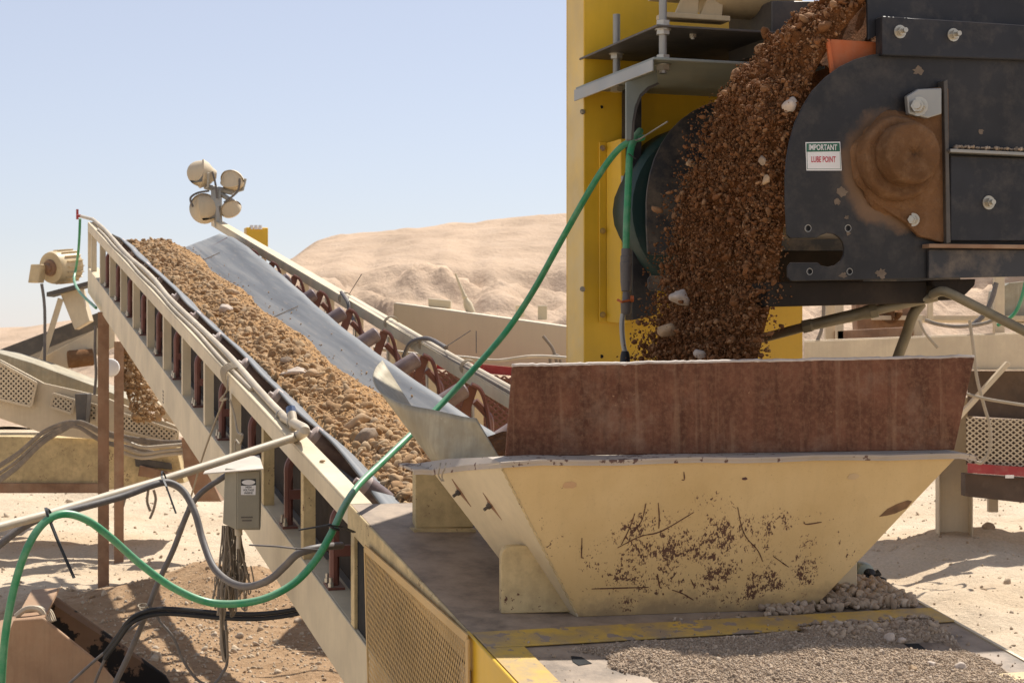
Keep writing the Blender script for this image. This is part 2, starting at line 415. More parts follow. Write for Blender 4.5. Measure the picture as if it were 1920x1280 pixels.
sky.sun_elevation = math.asin(TS.z); sky.sun_rotation = math.atan2(TS.x, TS.y)
sky.air_density = 1.0; sky.dust_density = 0.25; sky.ozone_density = 2.5; sky.altitude = 200
hs = nd(nt, 'ShaderNodeHueSaturation', Saturation=0.68, Value=1.0); nt.links.new(sky.outputs[0], hs.inputs['Color'])
wm = mix(nt, 0.32, mix(nt, 1.0, hs.outputs[0], (1.05, 0.985, 1.02), 'MULTIPLY'), (6.1, 6.5, 7.5))
nt.links.new(wm, bg.inputs[0]); bg.inputs[1].default_value = 0.082
sc.view_settings.view_transform = 'Standard'; sc.view_settings.look = 'None'; sc.view_settings.exposure = 0.5; sc.view_settings.gamma = 1
sc.cycles.max_bounces = 6

# ================================================================== GROUND AND HILLS
def fbm(x, y, sc_, oct_=4, seed=0.0): return noise.fractal(V((x * sc_ + seed, y * sc_ - seed * 0.7, seed)), 1.0, 2.0, oct_)
def sstep(a, b, x):
    t = max(0, min(1, (x - a) / (b - a))); return t * t * (3 - 2 * t)
def ground_z(x, y):
    z = 0.12 * fbm(x, y, 0.35) + 0.05 * fbm(x, y, 1.5, 5, 3.1)
    # soil heap under the belt, left
    d = math.hypot((x + 2.9) / 1.3, (y - 18.0) / 1.7); z += 0.30 * math.exp(-d * d * 2.0) * (1 + 0.5 * fbm(x, y, 1.3, 4, 9))
    # berm to the right
    d = math.hypot((x - 6.0) / 2.6, (y - 20.5) / 2.0); z += 0.36 * math.exp(-d * d) * (1 + 0.5 * fbm(x, y, 0.9, 4, 5))
    d = math.hypot((x - 4.4) / 1.6, (y - 17.6) / 1.1); z += 0.22 * math.exp(-d * d) * (1 + 0.4 * fbm(x, y, 1.1, 4, 7))
    # pale bank far left
    z += 0.55 * math.exp(-((y - 31) / 2.2) ** 2) * (0.8 + 0.6 * fbm(x, y, 0.5, 4, 2))
    # fade displacement out far away
    return z
def grid_axis(a0, a1, fine0, fine1, nf, nc):
    return sorted(set([a0 + (fine0 - a0) * (i / nc) ** 0.6 for i in range(nc)] + [fine0 + (fine1 - fine0) * i / nf for i in range(nf + 1)] + [fine1 + (a1 - fine1) * (i / nc) ** 1.8 for i in range(1, nc + 1)]))
xs = grid_axis(-1500, 1500, -8, 9, 210, 14); ys = grid_axis(-30, 2200, 11, 34, 260, 16)
g = MB(); g.loft([[V((x, y, ground_z(x, y) * (1 if -30 < x < 30 and y < 45 else 0.0))) for x in xs] for y in ys])
gm = bpy.data.materials.new('sandy yard'); gm.use_nodes = True
nt = gm.node_tree; b = nt.nodes['Principled BSDF']; cob = nt.nodes.new('ShaderNodeTexCoord').outputs['Object']
n1 = tex(nt, cob, 0.35, 6, 0.6); n2 = tex(nt, cob, 6, 8, 0.7); n3 = tex(nt, cob, 30, 6, 0.7)
col = ramp(nt, n1, [(0.35, (0.56, 0.43, 0.29)), (0.6, (0.63, 0.51, 0.37))])
# reddish soil spilt under the belt
sx = nt.nodes.new('ShaderNodeSeparateXYZ'); nt.links.new(cob, sx.inputs[0])
dx = math_n(nt, 'MULTIPLY', math_n(nt, 'ADD', sx.outputs[0], 2.7), 0.36); dy = math_n(nt, 'MULTIPLY', math_n(nt, 'SUBTRACT', sx.outputs[1], 15.6), 0.23)
dd = math_n(nt, 'ADD', math_n(nt, 'MULTIPLY', dx, dx), math_n(nt, 'MULTIPLY', dy, dy))
dd = math_n(nt, 'ADD', dd, math_n(nt, 'MULTIPLY', math_n(nt, 'SUBTRACT', n2, 0.5), 0.9))
fr = ramp(nt, dd, [(0.55, 1.0), (1.25, 0.0)])
col = mix(nt, fr, col, ramp(nt, n2, [(0.3, (0.30, 0.185, 0.10)), (0.7, (0.46, 0.31, 0.185))]))
col = mix(nt, 1.0, col, ramp(nt, n3, [(0.3, 0.78), (0.7, 1.12)]), 'MULTIPLY')
nt.links.new(col, b.inputs['Base Color']); b.inputs['Roughness'].default_value = 0.95; b.inputs['Specular IOR Level'].default_value = 0.1
hsum = math_n(nt, 'ADD', math_n(nt, 'MULTIPLY', n2, 1.0), math_n(nt, 'MULTIPLY', n3, 0.35))
bp = nd(nt, 'ShaderNodeBump', Strength=0.8, Distance=0.06); nt.links.new(hsum, bp.inputs['Height']); nt.links.new(bp.outputs[0], b.inputs['Normal'])
o = build('ground', g, gm, smooth=True); o['kind'] = 'structure'

# the big stockpile of sand behind
def ridge(x):
    px = 960 + x * F / 82
    pts = [(-900, 700), (300, 620), (470, 535), (545, 487), (600, 452), (640, 441), (740, 433), (850, 419), (960, 408), (1065, 401), (1300, 386), (1600, 400), (2000, 440), (2600, 560), (3200, 700)]
    for (a, ya), (b_, yb) in zip(pts, pts[1:]):
        if a <= px <= b_:
            t = (px - a) / (b_ - a); py = ya + (yb - ya) * t; return max(0.02, H + (640 - py) * 82 / F)
    return 0.02
def rdg(x, y, f, o, sd): return 1 - 2 * abs(noise.fractal(V((x * f + sd, y * f, sd)), 1.0, 2.1, o))
def pile_z(x, y):
    h = ridge(x)
    if h < 0.05: return -0.2
    k = min(1, h / 4)
    n = fbm(x, 0, 0.13, 5, 11); cl = 68.5 + 3.5 * n + 1.0 * fbm(x, 3, 0.4, 3, 4)
    cut = h * 0.66 + 0.9 * fbm(x, 5, 0.11, 4, 8)
    foot = 55 + 2.0 * n
    low = cut * (0.84 + 0.26 * fbm(x, 9, 0.11, 4, 6)) - 0.25
    low = min(low, cut - 0.05)
    wd = 1.2 + 0.6 * fbm(x, 2, 0.25, 3, 9)
    if y >= 82: z = h - (y - 82) * 0.28
    elif y >= cl: z = cut + (h - cut) * ((y - cl) / (82 - cl)) ** 0.85
    elif y >= cl - wd: z = low + (cut - low) * ((y - cl + wd) / wd) ** 1.3
    else:
        t = max(0, (y - foot) / (cl - wd - foot)); z = low * t ** 1.1
        e = min(1, t * 2.5) * k
        z += e * (1.15 - t) * 1.1 * fbm(x, y, 0.20, 5, 21) + e * 0.75 * max(0, rdg(x + 0.3 * y, y * 0.55, 0.16, 4, 31) - 0.35) + e * 0.25 * rdg(x, y, 0.5, 4, 3)
    z += 0.16 * k * fbm(x, y, 0.35, 5, 15) + 0.10 * k * max(0, rdg(x, y, 0.22, 3, 44) - 0.5)
    return max(-0.2, z)
hx = [-46 + i * 0.21 for i in range(590)]; hy = [53 + i * 0.2 for i in range(205)]
hl = MB(); hl.loft([[V((x, y, pile_z(x, y))) for x in hx] for y in hy])
M['sand'] = mat('stockpile sand', (0.49, 0.36, 0.255), 0.95, var=0.16, vscale=0.3, dust=(0.56, 0.43, 0.325), dust_amt=0.4, dscale=0.7, bump=0.9, bscale=3.5, spec=0.05, bdist=0.12)
o = build('hill', hl, M['sand'], smooth=True); o['kind'] = 'structure'
hl = MB(); lx = [-75 + i * 0.8 for i in range(76)]; ly = [100 + i * 0.9 for i in range(40)]
def dune(x, y):
    px = 960 + x * F / 115
    e = 640 - (22 + 30 * sstep(-150, 330, px) - 30 * sstep(330, 520, px)) + 5 * fbm(x, 0, 0.12, 3, 2)
    h = H + (640 - e) * 115 / F
    return max(-0.3, h * (1 - ((y - 116) / 16) ** 2) + 0.15 * fbm(x, y, 0.3, 4, 5))
hl.loft([[V((x, y, dune(x, y))) for x in lx] for y in ly])
o = build('hill', hl, M['sand'], smooth=True); o['kind'] = 'structure'

# stones on the yard
pts, szs = [], []
for i in range(3800):
    y = rng.uniform(12.5, 30); x = rng.uniform(-0.32, 0.32) * y
    pts.append((x, y, ground_z(x, y) + 0.003)); szs.append(min(0.08, 0.007 + 0.008 * rng.exponential(1.0)))
for i in range(2600):
    y = rng.normal(15.6, 1.6); x = rng.normal(-2.7, 0.9)
    pts.append((x, y, ground_z(x, y) + 0.003)); szs.append(min(0.05, 0.006 + 0.006 * rng.exponential(1.0)))
me = rock_mesh('ground_stones', pts, szs, big=0.03)
M['yard_stone'] = stone_mat('yard stones', [(0.50, 0.38, 0.25), (0.58, 0.47, 0.34), (0.42, 0.30, 0.19), (0.62, 0.52, 0.40)])
tag(link('ground_stones', me, M['yard_stone'], smooth=False), 'loose pale stones scattered over the sandy yard', 'stones', kind='stuff')

# ================================================================== CONVEYOR
W = 1.56
conv = thing('belt_conveyor', 'long cream inclined belt conveyor carrying brown stones up to the left', 'conveyor', C(0.8, -2.2, -1.6))
SF, SR = 13.9, 14.7
def cbox(mb, u0, u1, s0, s1, w0, w1):
    return mb.hexa([C(u0, s0, w0), C(u1, s0, w0), C(u1, s1, w0), C(u0, s1, w0), C(u0, s0, w1), C(u1, s0, w1), C(u1, s1, w1), C(u0, s1, w1)])
# left side: angle top chord and tall channel bottom chord
mb = MB(); cbox(mb, 0, 0.10, 0.33, SF, -0.012, 0); cbox(mb, 0, 0.012, 0.33, SF, -0.105, -0.0125)
build('top_chord', mb, M['cream'], conv, 0.003)
mb = MB(); cbox(mb, W, W + 0.10, 0.33, SR, -0.012, 0); cbox(mb, W, W + 0.012, 0.33, SR, -0.088, -0.0125)
build('top_chord', mb, M['cream'], conv, 0.003)
for u0 in (0.0, W):
    sg = 1 if u0 == 0 else -1
    mb = MB(); cbox(mb, u0, u0 + 0.012, -1.45, SF, -0.825, -0.53)
    cbox(mb, u0 + 0.0125, u0 + 0.12, -1.45, SF, -0.542, -0.53); cbox(mb, u0 + 0.0125, u0 + 0.10, -1.45, SF, -0.825, -0.813)
    build('bottom_chord', mb, M['cream'], conv, 0.003)
posts = [0.31 + 1.1 * i for i in range(13)]
for i, s in enumerate(posts):
    for u0, lo in ((0.006, -0.53), (W + 0.006, -0.53)):
        mb = MB(); cbox(mb, u0, u0 + 0.01, s - 0.034, s + 0.034, lo, -0.106); cbox(mb, u0 + 0.0105, u0 + 0.06, s - 0.034, s - 0.024, lo, -0.013)
        build('truss_post', mb, M['cream_pitted'] if i < 3 else M['cream'], conv)
# end post and head plate
mb = MB(); cbox(mb, 0, 0.06, SF - 0.06, SF, -0.53, -0.013); build('truss_post', mb, M['cream'], conv)
for s in (2.0, 5.0, 8.0, 11.0, 13.7):
    mb = MB(); cbox(mb, 0.13, W - 0.01, s - 0.04, s + 0.04, -0.80, -0.72); build('cross_member', mb, M['cream'], conv)
# added dark sheet standing for the shade seen between the posts
mb = MB(); cbox(mb, 0.145, 0.153, 0.35, 13.0, -0.52, -0.24); build('shade_sheet', mb, M['cavity'], conv)
# belt
def belt_w(u, s):
    k = sstep(0.0, 1.8, s) * (1 - 0.35 * sstep(11.5, 13.0, s))
    base = -0.205
    if u < 0.50: z = base + (0.50 - u) * 0.70 * k
    elif u > 0.93: z = base + (u - 0.93) * 0.62 * k
    else: z = base
    return z + (1 - k) * 0.09
SH = 12.75
rows = []
def uw(u, s): return 0.215 - 0.05 * sstep(5, 12, s) + (u - 0.215) * (1.19 + 0.17 * sstep(4, 12, s) - 0.215 + 0.05 * sstep(5, 12, s)) / (1.205 - 0.215)
US = [0.215 + (1.205 - 0.215) * i / 24 for i in range(25)]
for j in range(120):
    s = 0.0 + SH * j / 119
    wob = 0.010 * math.sin(s * 1.7) + 0.004 * math.sin(s * 4.1 + 1)
    rows.append([C(uw(u, s) + wob * (1 if u < 0.4 else 0.3), s, belt_w(uw(u, s), s) - 0.006 * abs(math.sin(math.pi * (s - 0.9) / 1.1)) * (1 if u < 0.4 or u > 1.0 else 0)) for u in US])
for a in range(1, 15):                                   # round the head pulley
    an = math.pi * a / 14
    rows.append([C(uw(u, SH), SH + 0.26 * math.sin(an), -0.20 - 0.26 + 0.26 * math.cos(an) + belt_w(u, SH) * 0 + (belt_w(u, SH) + 0.2) * (1 - a / 14)) for u in US])
rows += [[C(u, s, -0.735) for u in US] for s in (12, 8, 4, 0, -1.2)]
mb = MB(); mb.loft(rows)
bm_ = bpy.data.materials.new('belt rubber'); bm_.use_nodes = True
nt = bm_.node_tree; b = nt.nodes['Principled BSDF']; cob = nt.nodes.new('ShaderNodeTexCoord').outputs['UV']
s1 = tex(nt, cob, 1.0, 7, 0.65, 0.3, (14, 0.35, 1)); s2 = tex(nt, cob, 1.0, 6, 0.7, 0, (45, 3.5, 1)); s3 = tex(nt, cob, 1.0, 4, 0.6, 0, (5, 60, 1))
col = ramp(nt, s1, [(0.28, (0.122, 0.128, 0.136)), (0.5, (0.188, 0.195, 0.2)), (0.72, (0.29, 0.285, 0.27))])
col = mix(nt, ramp(nt, s2, [(0.55, 0.0), (0.8, 0.55)]), col, (0.42, 0.35, 0.27))
nt.links.new(col, b.inputs['Base Color']); b.inputs['Roughness'].default_value = 0.6; b.inputs['Specular IOR Level'].default_value = 0.35
bp = nd(nt, 'ShaderNodeBump', Strength=0.15, Distance=0.004); nt.links.new(s3, bp.inputs['Height']); nt.links.new(bp.outputs[0], b.inputs['Normal'])
belt = build('belt', mb, bm_, conv, smooth=True)
me = belt.data; uvl = me.uv_layers.new(name='UVMap'); base = world_loc(conv)
for l in me.loops:
    p = me.vertices[l.vertex_index].co + base; u_, s_, w_ = dus(p); uvl.data[l.index].uv = (u_, s_)
md = belt.modifiers.new('thick', 'SOLIDIFY'); md.thickness = 0.014; md.offset = -1
# splice lines
mb = MB()
for s in (11.55, 7.4):
    mb = MB()
    q = [C(u, s - (u - 0.9) * 0.8, belt_w(u, s) + 0.006) for u in (0.86, 0.93, 1.0, 1.07, 1.15)]
    mb.tube(q, 0.0035, 5); build('belt_splice', mb, M['rope'], conv)
# head and tail pulleys
mb = MB(); mb.cyl(C(0.18, SH, -0.46), C(1.30, SH, -0.46), 0.235, 28); build('head_pulley', mb, M['steel_dark'], conv, smooth='auto')
mb = MB(); mb.cyl(C(0.18, -1.15, -0.47), C(1.30, -1.15, -0.47), 0.2, 24); build('tail_pulley', mb, M['steel_dark'], conv, smooth='auto')
# idlers: three rollers in a red frame standing on the bottom chords
def idler(s):
    fr = MB()
    for u_foot, u_top, sg in ((0.055, 0.165, 1), (W - 0.03, 1.43, -1)):
        q = catmull([C(u_foot, s, -0.525), C(u_foot, s, -0.30), C(u_foot + 0.005 * sg, s, -0.20), C((u_foot + u_top) / 2, s, -0.14), C(u_top, s, -0.09)], 5)
        b0 = len(fr.v)
        fr.tube(q, 0.024, 8)
        cbox(fr, u_foot - 0.04, u_foot + 0.04, s - 0.055, s + 0.055, -0.5295, -0.518)
    fr.beam(C(0.055, s, -0.36), C(W - 0.03, s, -0.36), 0.05, 0.05)
    for u in (0.49, 0.95): fr.beam(C(u, s, -0.34), C(u, s, -0.25), 0.04, 0.012, side=DH)
    fo = build('idler_frame', fr, M['primer'], conv, smooth='auto')
    for ds in (-0.04, 0.04):
        bl = MB(); nut(bl, C(0.03, s + ds, -0.518), UP, 0.014, 0.02); bl.cyl(C(0.03, s + ds, -0.50), C(0.03, s + ds, -0.475), 0.008, 8); build('bolt', bl, M['bolt'], fo)
    for a, b2 in (((0.175, -0.045), (0.47, -0.262)), ((0.50, -0.268), (0.93, -0.268)), ((0.955, -0.26), (1.37, -0.012))):
        r = MB(); p, q = C(a[0], s, a[1]), C(b2[0], s, b2[1]); t = (q - p).normalized()
        r.lathe(p, t, [(0, 0.042), (0.008, 0.052), (0.012, 0.056), ((q - p).length - 0.012, 0.056), ((q - p).length - 0.008, 0.052), ((q - p).length, 0.042)], 20)
        ro = build('roller', r, M['roller'], fo, smooth='auto')
    cp = MB()
    p, q = C(0.175, s, -0.045), C(0.47, s, -0.262); t = (p - q).normalized()
    cp.lathe(p - t * 0.004, t, [(-0.035, 0.0575), (0.0, 0.0575), (0.006, 0.045), (0.0065, 0.018), (0.03, 0.016)], 20)
    build('roller_cap', cp, M['roller_end'], fo, smooth='auto')
    br = MB(); br.beam(C(1.42, s, 0.0), C(1.30, s + 0.02, -0.36), 0.012, 0.06, side=DH)
    br.tube(catmull([C(1.40, s - 0.03, 0.02), C(1.46, s - 0.03, -0.02), C(1.50, s - 0.03, -0.14), C(1.53, s - 0.03, -0.34)], 5), 0.014, 6)
    build('roller_bracket', br, M['primer'], fo, smooth='auto')
for i in range(11): idler(0.90 + 1.115 * i)
# braces of the far truss side
for i in range(1, 12):
    s = posts[i]; mb = MB(); mb.beam(C(1.44, s - 0.45, -0.30), C(W - 0.006, s, -0.10), 0.05, 0.008, side=UP)
    build('truss_brace', mb, M['cream'], conv)
# tail deck
mb = MB(); cbox(mb, 0.0, 1.78, -2.2, 0.32, -0.014, 0.0); build('deck_plate', mb, M['deckplate'], conv, 0.003)
mb = MB(); cbox(mb, -0.012, -0.001, -1.47, 0.33, -0.11, 0.004); build('deck_edge', mb, M['cream_pitted'], conv, 0.003)
mb = MB(); cbox(mb, 0.0, 1.78, -1.66, -1.50, 0.004, 0.010); build('deck_stripe', mb, M['yellow_worn'], conv, 0.002)
mb = MB(); cbox(mb, 0.0, 0.13, -2.2, -1.665, 0.004, 0.008); build('deck_stripe', mb, M['yellow_worn'], conv)
mb = MB(); cbox(mb, -0.014, -0.001, -2.25, -1.474, -0.7, 0.006); build('side_plate', mb, M['yellow'], conv, 0.003)
mb = MB(); cbox(mb, -0.03, 1.80, -2.33, -2.204, -0.12, 0.012); build('end_beam', mb, M['cream_pitted'], conv, 0.004)
mb = MB(); cbox(mb, 1.781, 1.795, -2.2, 0.33, -0.5, 0.004); build('side_plate', mb, M['cream'], conv)
mb = MB(); cbox(mb, -0.024, -0.0145, -1.53, -1.44, -1.0, -0.112); build('end_post', mb, M['cream'], conv)
mb = MB(); cbox(mb, 0.02, 0.03, -1.4, 0.32, -0.53, -0.11); build('dark_backing', mb, M['void'], conv)  # black sheet standing for the shade behind the mesh guard
for q in ([(1070, 1229), (1090, 1231), (1110, 1243), (1085, 1247), (1074, 1240)], [(1696, 1207), (1722, 1206), (1746, 1224), (1722, 1224)]):
    mb = MB(); mb.prism([D(x, y, 0.001) for x, y in q], DN * 0.001); build('deck_slot', mb, M['void'], conv)
# expanded metal guard on the near side
gp = [LP(684, 1027, -0.03), LP(876, 1197, -0.03), LP(878, 1420, -0.03), LP(694, 1420, -0.03)]
gp_b = [p - CR * 0.0 for p in gp]
org = gp[0]; ex = DS.normalized() * -1; ey = UP - ex * UP.dot(ex); ey.normalize()
poly = [((p - org).dot(ex), (p - org).dot(ey)) for p in gp]
def inset(poly, d):
    cx = sum(p[0] for p in poly) / len(poly); cy = sum(p[1] for p in poly) / len(poly); out = []
    for x, y in poly: l = math.hypot(x - cx, y - cy); out.append((x + (cx - x) * d / l, y + (cy - y) * d / l))
    return out
def bulge(mb, org, ex, ey, poly, amp, nrm):
    pass
M['mesh'] = mat('tan expanded metal', (0.56, 0.37, 0.15), 0.6, dust=(0.5, 0.37, 0.22), dust_amt=0.4)
guard = MB(); guard.strips(inset(poly, 0.015), org, ex, ey, 0.0200, math.radians(64), 0.0050, CR, 0.0015)
go = build('mesh_guard', guard, M['mesh'], conv)
fr = MB()
for i in range(4):
    a, b2 = gp[i], gp[(i + 1) % 4]
    fr.beam(a + (b2 - a) * 0.0, b2, 0.006, 0.030 if i != 3 else 0.015, side=CR, up=UP if i in (0, 2) else DH)
build('guard_frame', fr, M['mesh'], go)
# legs
def ibeam(mb, p0, p1, w_, h_, side):
    t = (p1 - p0); sd = V(side).normalized(); fw = t.cross(sd).normalized()
    mb.obox((p0 + p1) / 2, t / 2, sd * 0.006, fw * (h_ / 2 - 0.0125))
    for sg in (-1, 1): mb.obox((p0 + p1) / 2 + fw * sg * (h_ / 2 - 0.006), t / 2, sd * w_ / 2, fw * 0.006)
for (x, ytop, ybot, Y) in ((194, 585, 1102, 18.9), (223, 640, 1047, 21.5)):
    mb = MB(); p0 = P(x, ybot, Y); p0.z -= 0.1; p1 = P(x, ytop, Y); ibeam(mb, p0, p1, 0.115, 0.12, V((0.98, 0.2, 0)))
    build('leg', mb, M['rust_brown'], conv)
mb = MB(); mb.beam(P(405, 945, 11.8), P(280, 1060, 11.9), 0.05, 0.05)
# stock number stencil on chord
for x, y, ws in ((305, 742, 1), ):
    p = LP(x, y, -0.001); mb = MB()
    for k in range(4): mb.obox(p + DS.normalized() * (-0.03 + 0.0 * k) + UP * (0.04 - 0.028 * k), DS.normalized() * 0.028, UP * 0.008, CR * 0.001)
    build('stencil', mb, M['cable_tan'], conv)

# ---- load on the belt --------------------------------------------------------
def load_w(u, s):
    t = (u - 0.335) / (0.97 - 0.335 + 0.03 * math.sin(s * 2.3))
    if t <= 0 or t >= 1: return belt_w(u, s) - 0.02
    h = 0.15 * (math.sin(math.pi * t ** 0.85) ** 0.75) * (1 - 0.5 * sstep(12.2, 12.8, s))
    return max(belt_w(u, s), -0.19) * (1 - min(1, 6 * min(t, 1 - t))) + (-0.19) * min(1, 6 * min(t, 1 - t)) + h * 1.0 + 0.02 * fbm(u, s, 3.0, 4, 4)
rows = []
for j in range(900):
    s = -0.2 + 12.95 * j / 899
    rows.append([C(0.32 + 0.68 * i / 64, s, load_w(0.32 + 0.68 * i / 64, s) + 0.016 * noise.fractal(V((i * 0.45, s * 38, 1)), 1, 2, 3)) for i in range(65)])
lm = MB(); lm.loft(rows)
lv = np.array([v[:] for v in lm.v]); lf = np.array(lm.f); lf = np.concatenate([lf[:, [0, 1, 2]], lf[:, [0, 2, 3]]])
pts, szs = [], []
while len(pts) < 30000:
    s = rng.uniform(0, 1) ** 1.25 * 12.85; u = rng.uniform(0.34, 0.96)
    sz = min(0.05, 0.004 + 0.0050 * rng.exponential(1.0))
    if u > 0.72: sz = min(sz, 0.004 + 0.004 * rng.exponential(1.0))
    if u < 0.66 and rng.random() < 0.05: sz = rng.uniform(0.018, 0.042)
    p = C(u, s, load_w(u, s) + sz * rng.uniform(-0.45, 0.35)); pts.append(p[:]); szs.append(sz)
for i in range(130):                                        # crumbs on the bare belt
    s = rng.uniform(0, 12.6); u = 0.96 + rng.exponential(0.05)
    if u < 1.15: pts.append(C(u, s, belt_w(u, s) + 0.003)[:]); szs.append(rng.uniform(0.004, 0.01))
for i in range(190):                                        # round cobbles near the hopper
    s = rng.uniform(0.2, 1.9); u = rng.uniform(0.36, 0.75); sz = rng.uniform(0.020, 0.042)
    pts.append(C(u, s, load_w(u, s) + sz * 0.3)[:]); szs.append(sz)
me = rock_mesh('dirt_load', pts, szs, big=0.011, flat=0.42)
o = link('dirt_load', me, M['dirt_stone']); tag(o, 'tan dirt and stones heaped along the moving belt', 'dirt', kind='stuff')
bed = build('dirt_bed', lm, M['dirt'], smooth=True); tag(bed, 'fine tan soil bed lying on the belt under the stones', 'dirt', kind='stuff')
def on_load(px, py, dw=0.0):                                # point of the heap at a pixel
    best = None
    for w_ in [(-0.2 + 0.005 * i) for i in range(60)][::-1]:
        p = D(px, py, w_); u, s, _ = dus(p)
        if load_w(u, s) >= w_ - 0.004: return C(u, s, load_w(u, s) + dw)
    return D(px, py, -0.1)
for nm, lb, px, py, r, m, sd, s3, rot in (
    ('rock', 'large dark brown boulder on the belt beside the green hose', 692, 828, 0.075, 'brown_rock', 1, (1, 0.9, 0.72), (0, 0, 0.3)),
    ('rock', 'pale flat slab of stone in the middle of the load', 556, 702, 0.075, 'pale_rock', 2, (1.3, 0.6, 0.42), (0.2, -0.1, 0.2)),
    ('rock', 'long tan stone leaning just behind the dark boulder', 668, 796, 0.075, 'tan_rock', 3, (1.2, 0.6, 0.6), (0.3, -0.5, 0.4)),
    ('rock', 'blocky tan stone touching the pale slab', 582, 707, 0.05, 'tan_rock', 4, (1.0, 0.8, 0.8), (0.5, 0.2, 0.2)),
    ('rock', 'dark red brown stone on the left flank of the load', 537, 680, 0.05, 'brown_rock', 5, (1.0, 0.8, 0.7), (0.1, 0.2, 1.2)),
    ('rock', 'pale rounded stone high up the load', 424, 585, 0.07, 'pale_rock', 0, (1.1, 0.8, 0.6), (0.0, 0.2, 0.7)),
    ('rock', 'tan cobble at the right edge of the load', 440, 553, 0.06, 'tan_rock', 1, (1.2, 0.7, 0.6), (0.0, 0.4, 0.1))):
    one_rock(nm, lb, on_load(px, py, r * s3[2] * 0.35), r, M[m], sd, s3, rot)

# ================================================================== HOPPER
hop = thing('feed_hopper', 'cream steel feed hopper with rust chips standing on the conveyor deck', 'hopper', D(1300, 1148))
bl_, br_ = D(1085, 1156), D(1525, 1141)
tl = P(937, 868, 6.02)
N_front = (br_ - bl_).cross(tl - bl_).normalized()
tr = onplane(1797, 853, tl, N_front)
if N_front.y > 0: N_front = -N_front
hm = bpy.data.materials.new('chipped cream paint'); hm.use_nodes = True
nt = hm.node_tree; b = nt.nodes['Principled BSDF']; cob = nt.nodes.new('ShaderNodeTexCoord').outputs['Object']
n1 = tex(nt, cob, 3.0, 6, 0.6); col = ramp(nt, n1, [(0.3, (0.57, 0.39, 0.165)), (0.7, (0.68, 0.49, 0.235))])
st = tex(nt, cob, 1.0, 5, 0.65, 0, (26, 26, 2.0)); col = mix(nt, ramp(nt, st, [(0.5, 0.0), (0.8, 0.22)]), col, (0.42, 0.29, 0.14))
sx = nt.nodes.new('ShaderNodeSeparateXYZ'); nt.links.new(cob, sx.inputs[0])
c1 = tex(nt, cob, 62, 5, 0.6, 0.6); c2 = tex(nt, cob, 8, 5, 0.6)
# chips gather in the middle and low, object x and z around the base centre
gx = math_n(nt, 'MULTIPLY', math_n(nt, 'ADD', sx.outputs[0], 0.0), 1.55); gz = math_n(nt, 'MULTIPLY', math_n(nt, 'SUBTRACT', sx.outputs[2], 0.20), 3.6)
g2 = math_n(nt, 'ADD', math_n(nt, 'MULTIPLY', gx, gx), math_n(nt, 'MULTIPLY', gz, gz))
msk = ramp(nt, g2, [(0.0, 1.0), (1.0, 0.0)])
c3 = tex(nt, cob, 1.0, 4, 0.6, 0.4, (170, 170, 90))
sm = math_n(nt, 'ADD', math_n(nt, 'ADD', math_n(nt, 'MULTIPLY', math_n(nt, 'ADD', math_n(nt, 'MULTIPLY', c1, 0.5), math_n(nt, 'MULTIPLY', c3, 0.5)), 0.75), math_n(nt, 'MULTIPLY', c2, 0.42)), math_n(nt, 'MULTIPLY', msk, 0.135))
fch = ramp(nt, sm, [(0.730, 0.0), (0.741, 1.0)])
grm = math_n(nt, 'ADD', math_n(nt, 'MULTIPLY', sx.outputs[2], 9.0), math_n(nt, 'MULTIPLY', math_n(nt, 'SUBTRACT', tex(nt, cob, 9, 5, 0.7), 0.5), 2.2))
col = mix(nt, ramp(nt, grm, [(0.05, 0.75), (0.75, 0.0)]), col, (0.24, 0.165, 0.09))
col = mix(nt, ramp(nt, tex(nt, cob, 130, 4, 0.6), [(0.60, 0.0), (0.72, 0.35)]), col, (0.36, 0.235, 0.10))
col = mix(nt, ramp(nt, sm, [(0.700, 0.0), (0.730, 0.35)]), col, (0.36, 0.2, 0.085))
col = mix(nt, fch, col, (0.10, 0.043, 0.024))
nt.links.new(col, b.inputs['Base Color']); b.inputs['Roughness'].default_value = 0.55
bn = tex(nt, cob, 50, 5, 0.6); bd = tex(nt, cob, 4.5, 2, 0.5); bp = nd(nt, 'ShaderNodeBump', Strength=0.22, Distance=0.006)
nt.links.new(math_n(nt, 'ADD', math_n(nt, 'MULTIPLY', bd, 3.5), math_n(nt, 'SUBTRACT', math_n(nt, 'MULTIPLY', bn, 0.5), math_n(nt, 'MULTIPLY', fch, 0.6))), bp.inputs['Height']); nt.links.new(bp.outputs[0], b.inputs['Normal'])
mb = MB(); mb.prism([bl_, br_, tr, tl], -N_front * 0.012); build('front_panel', mb, hm, hop, 0.002)
# bevel corner panel
b2 = P(1012, 1146, 6.52)
n2 = (b2 - bl_).cross(tl - bl_).normalized()
if n2.y > 0: n2 = -n2
t2 = onplane(811, 884, tl, n2)
mb = MB(); mb.prism([bl_ - CR * 0.003, tl - CR * 0.003, t2, b2], -n2 * 0.010); build('corner_panel', mb, M['cream'], hop, 0.002)
# left, right and back panels
bl3, tl3 = b2 + DH * 0.60 + CR * 0.22, t2 + DH * 0.9 + CR * 0.40
mb = MB(); mb.prism([b2 - DH * 0.004 + CR * 0.001, t2 - DH * 0.004 + CR * 0.001, tl3, bl3], CR * 0.010); build('side_panel', mb, M['cream'], hop)
br3, tr3 = br_ + DH * 0.95 - CR * 0.05, tr + DH * 1.3 - CR * 0.1
mb = MB(); mb.prism([br_ + DH * 0.014, tr + DH * 0.014, tr3, br3], -CR * 0.010); build('side_panel', mb, M['cream'], hop)
mb = MB(); mb.prism([bl3 + DH * 0.012, br3 + DH * 0.002, tr3 + DH * 0.002, tl3 + DH * 0.012], DH * 0.010); build('back_panel', mb, M['cream'], hop)
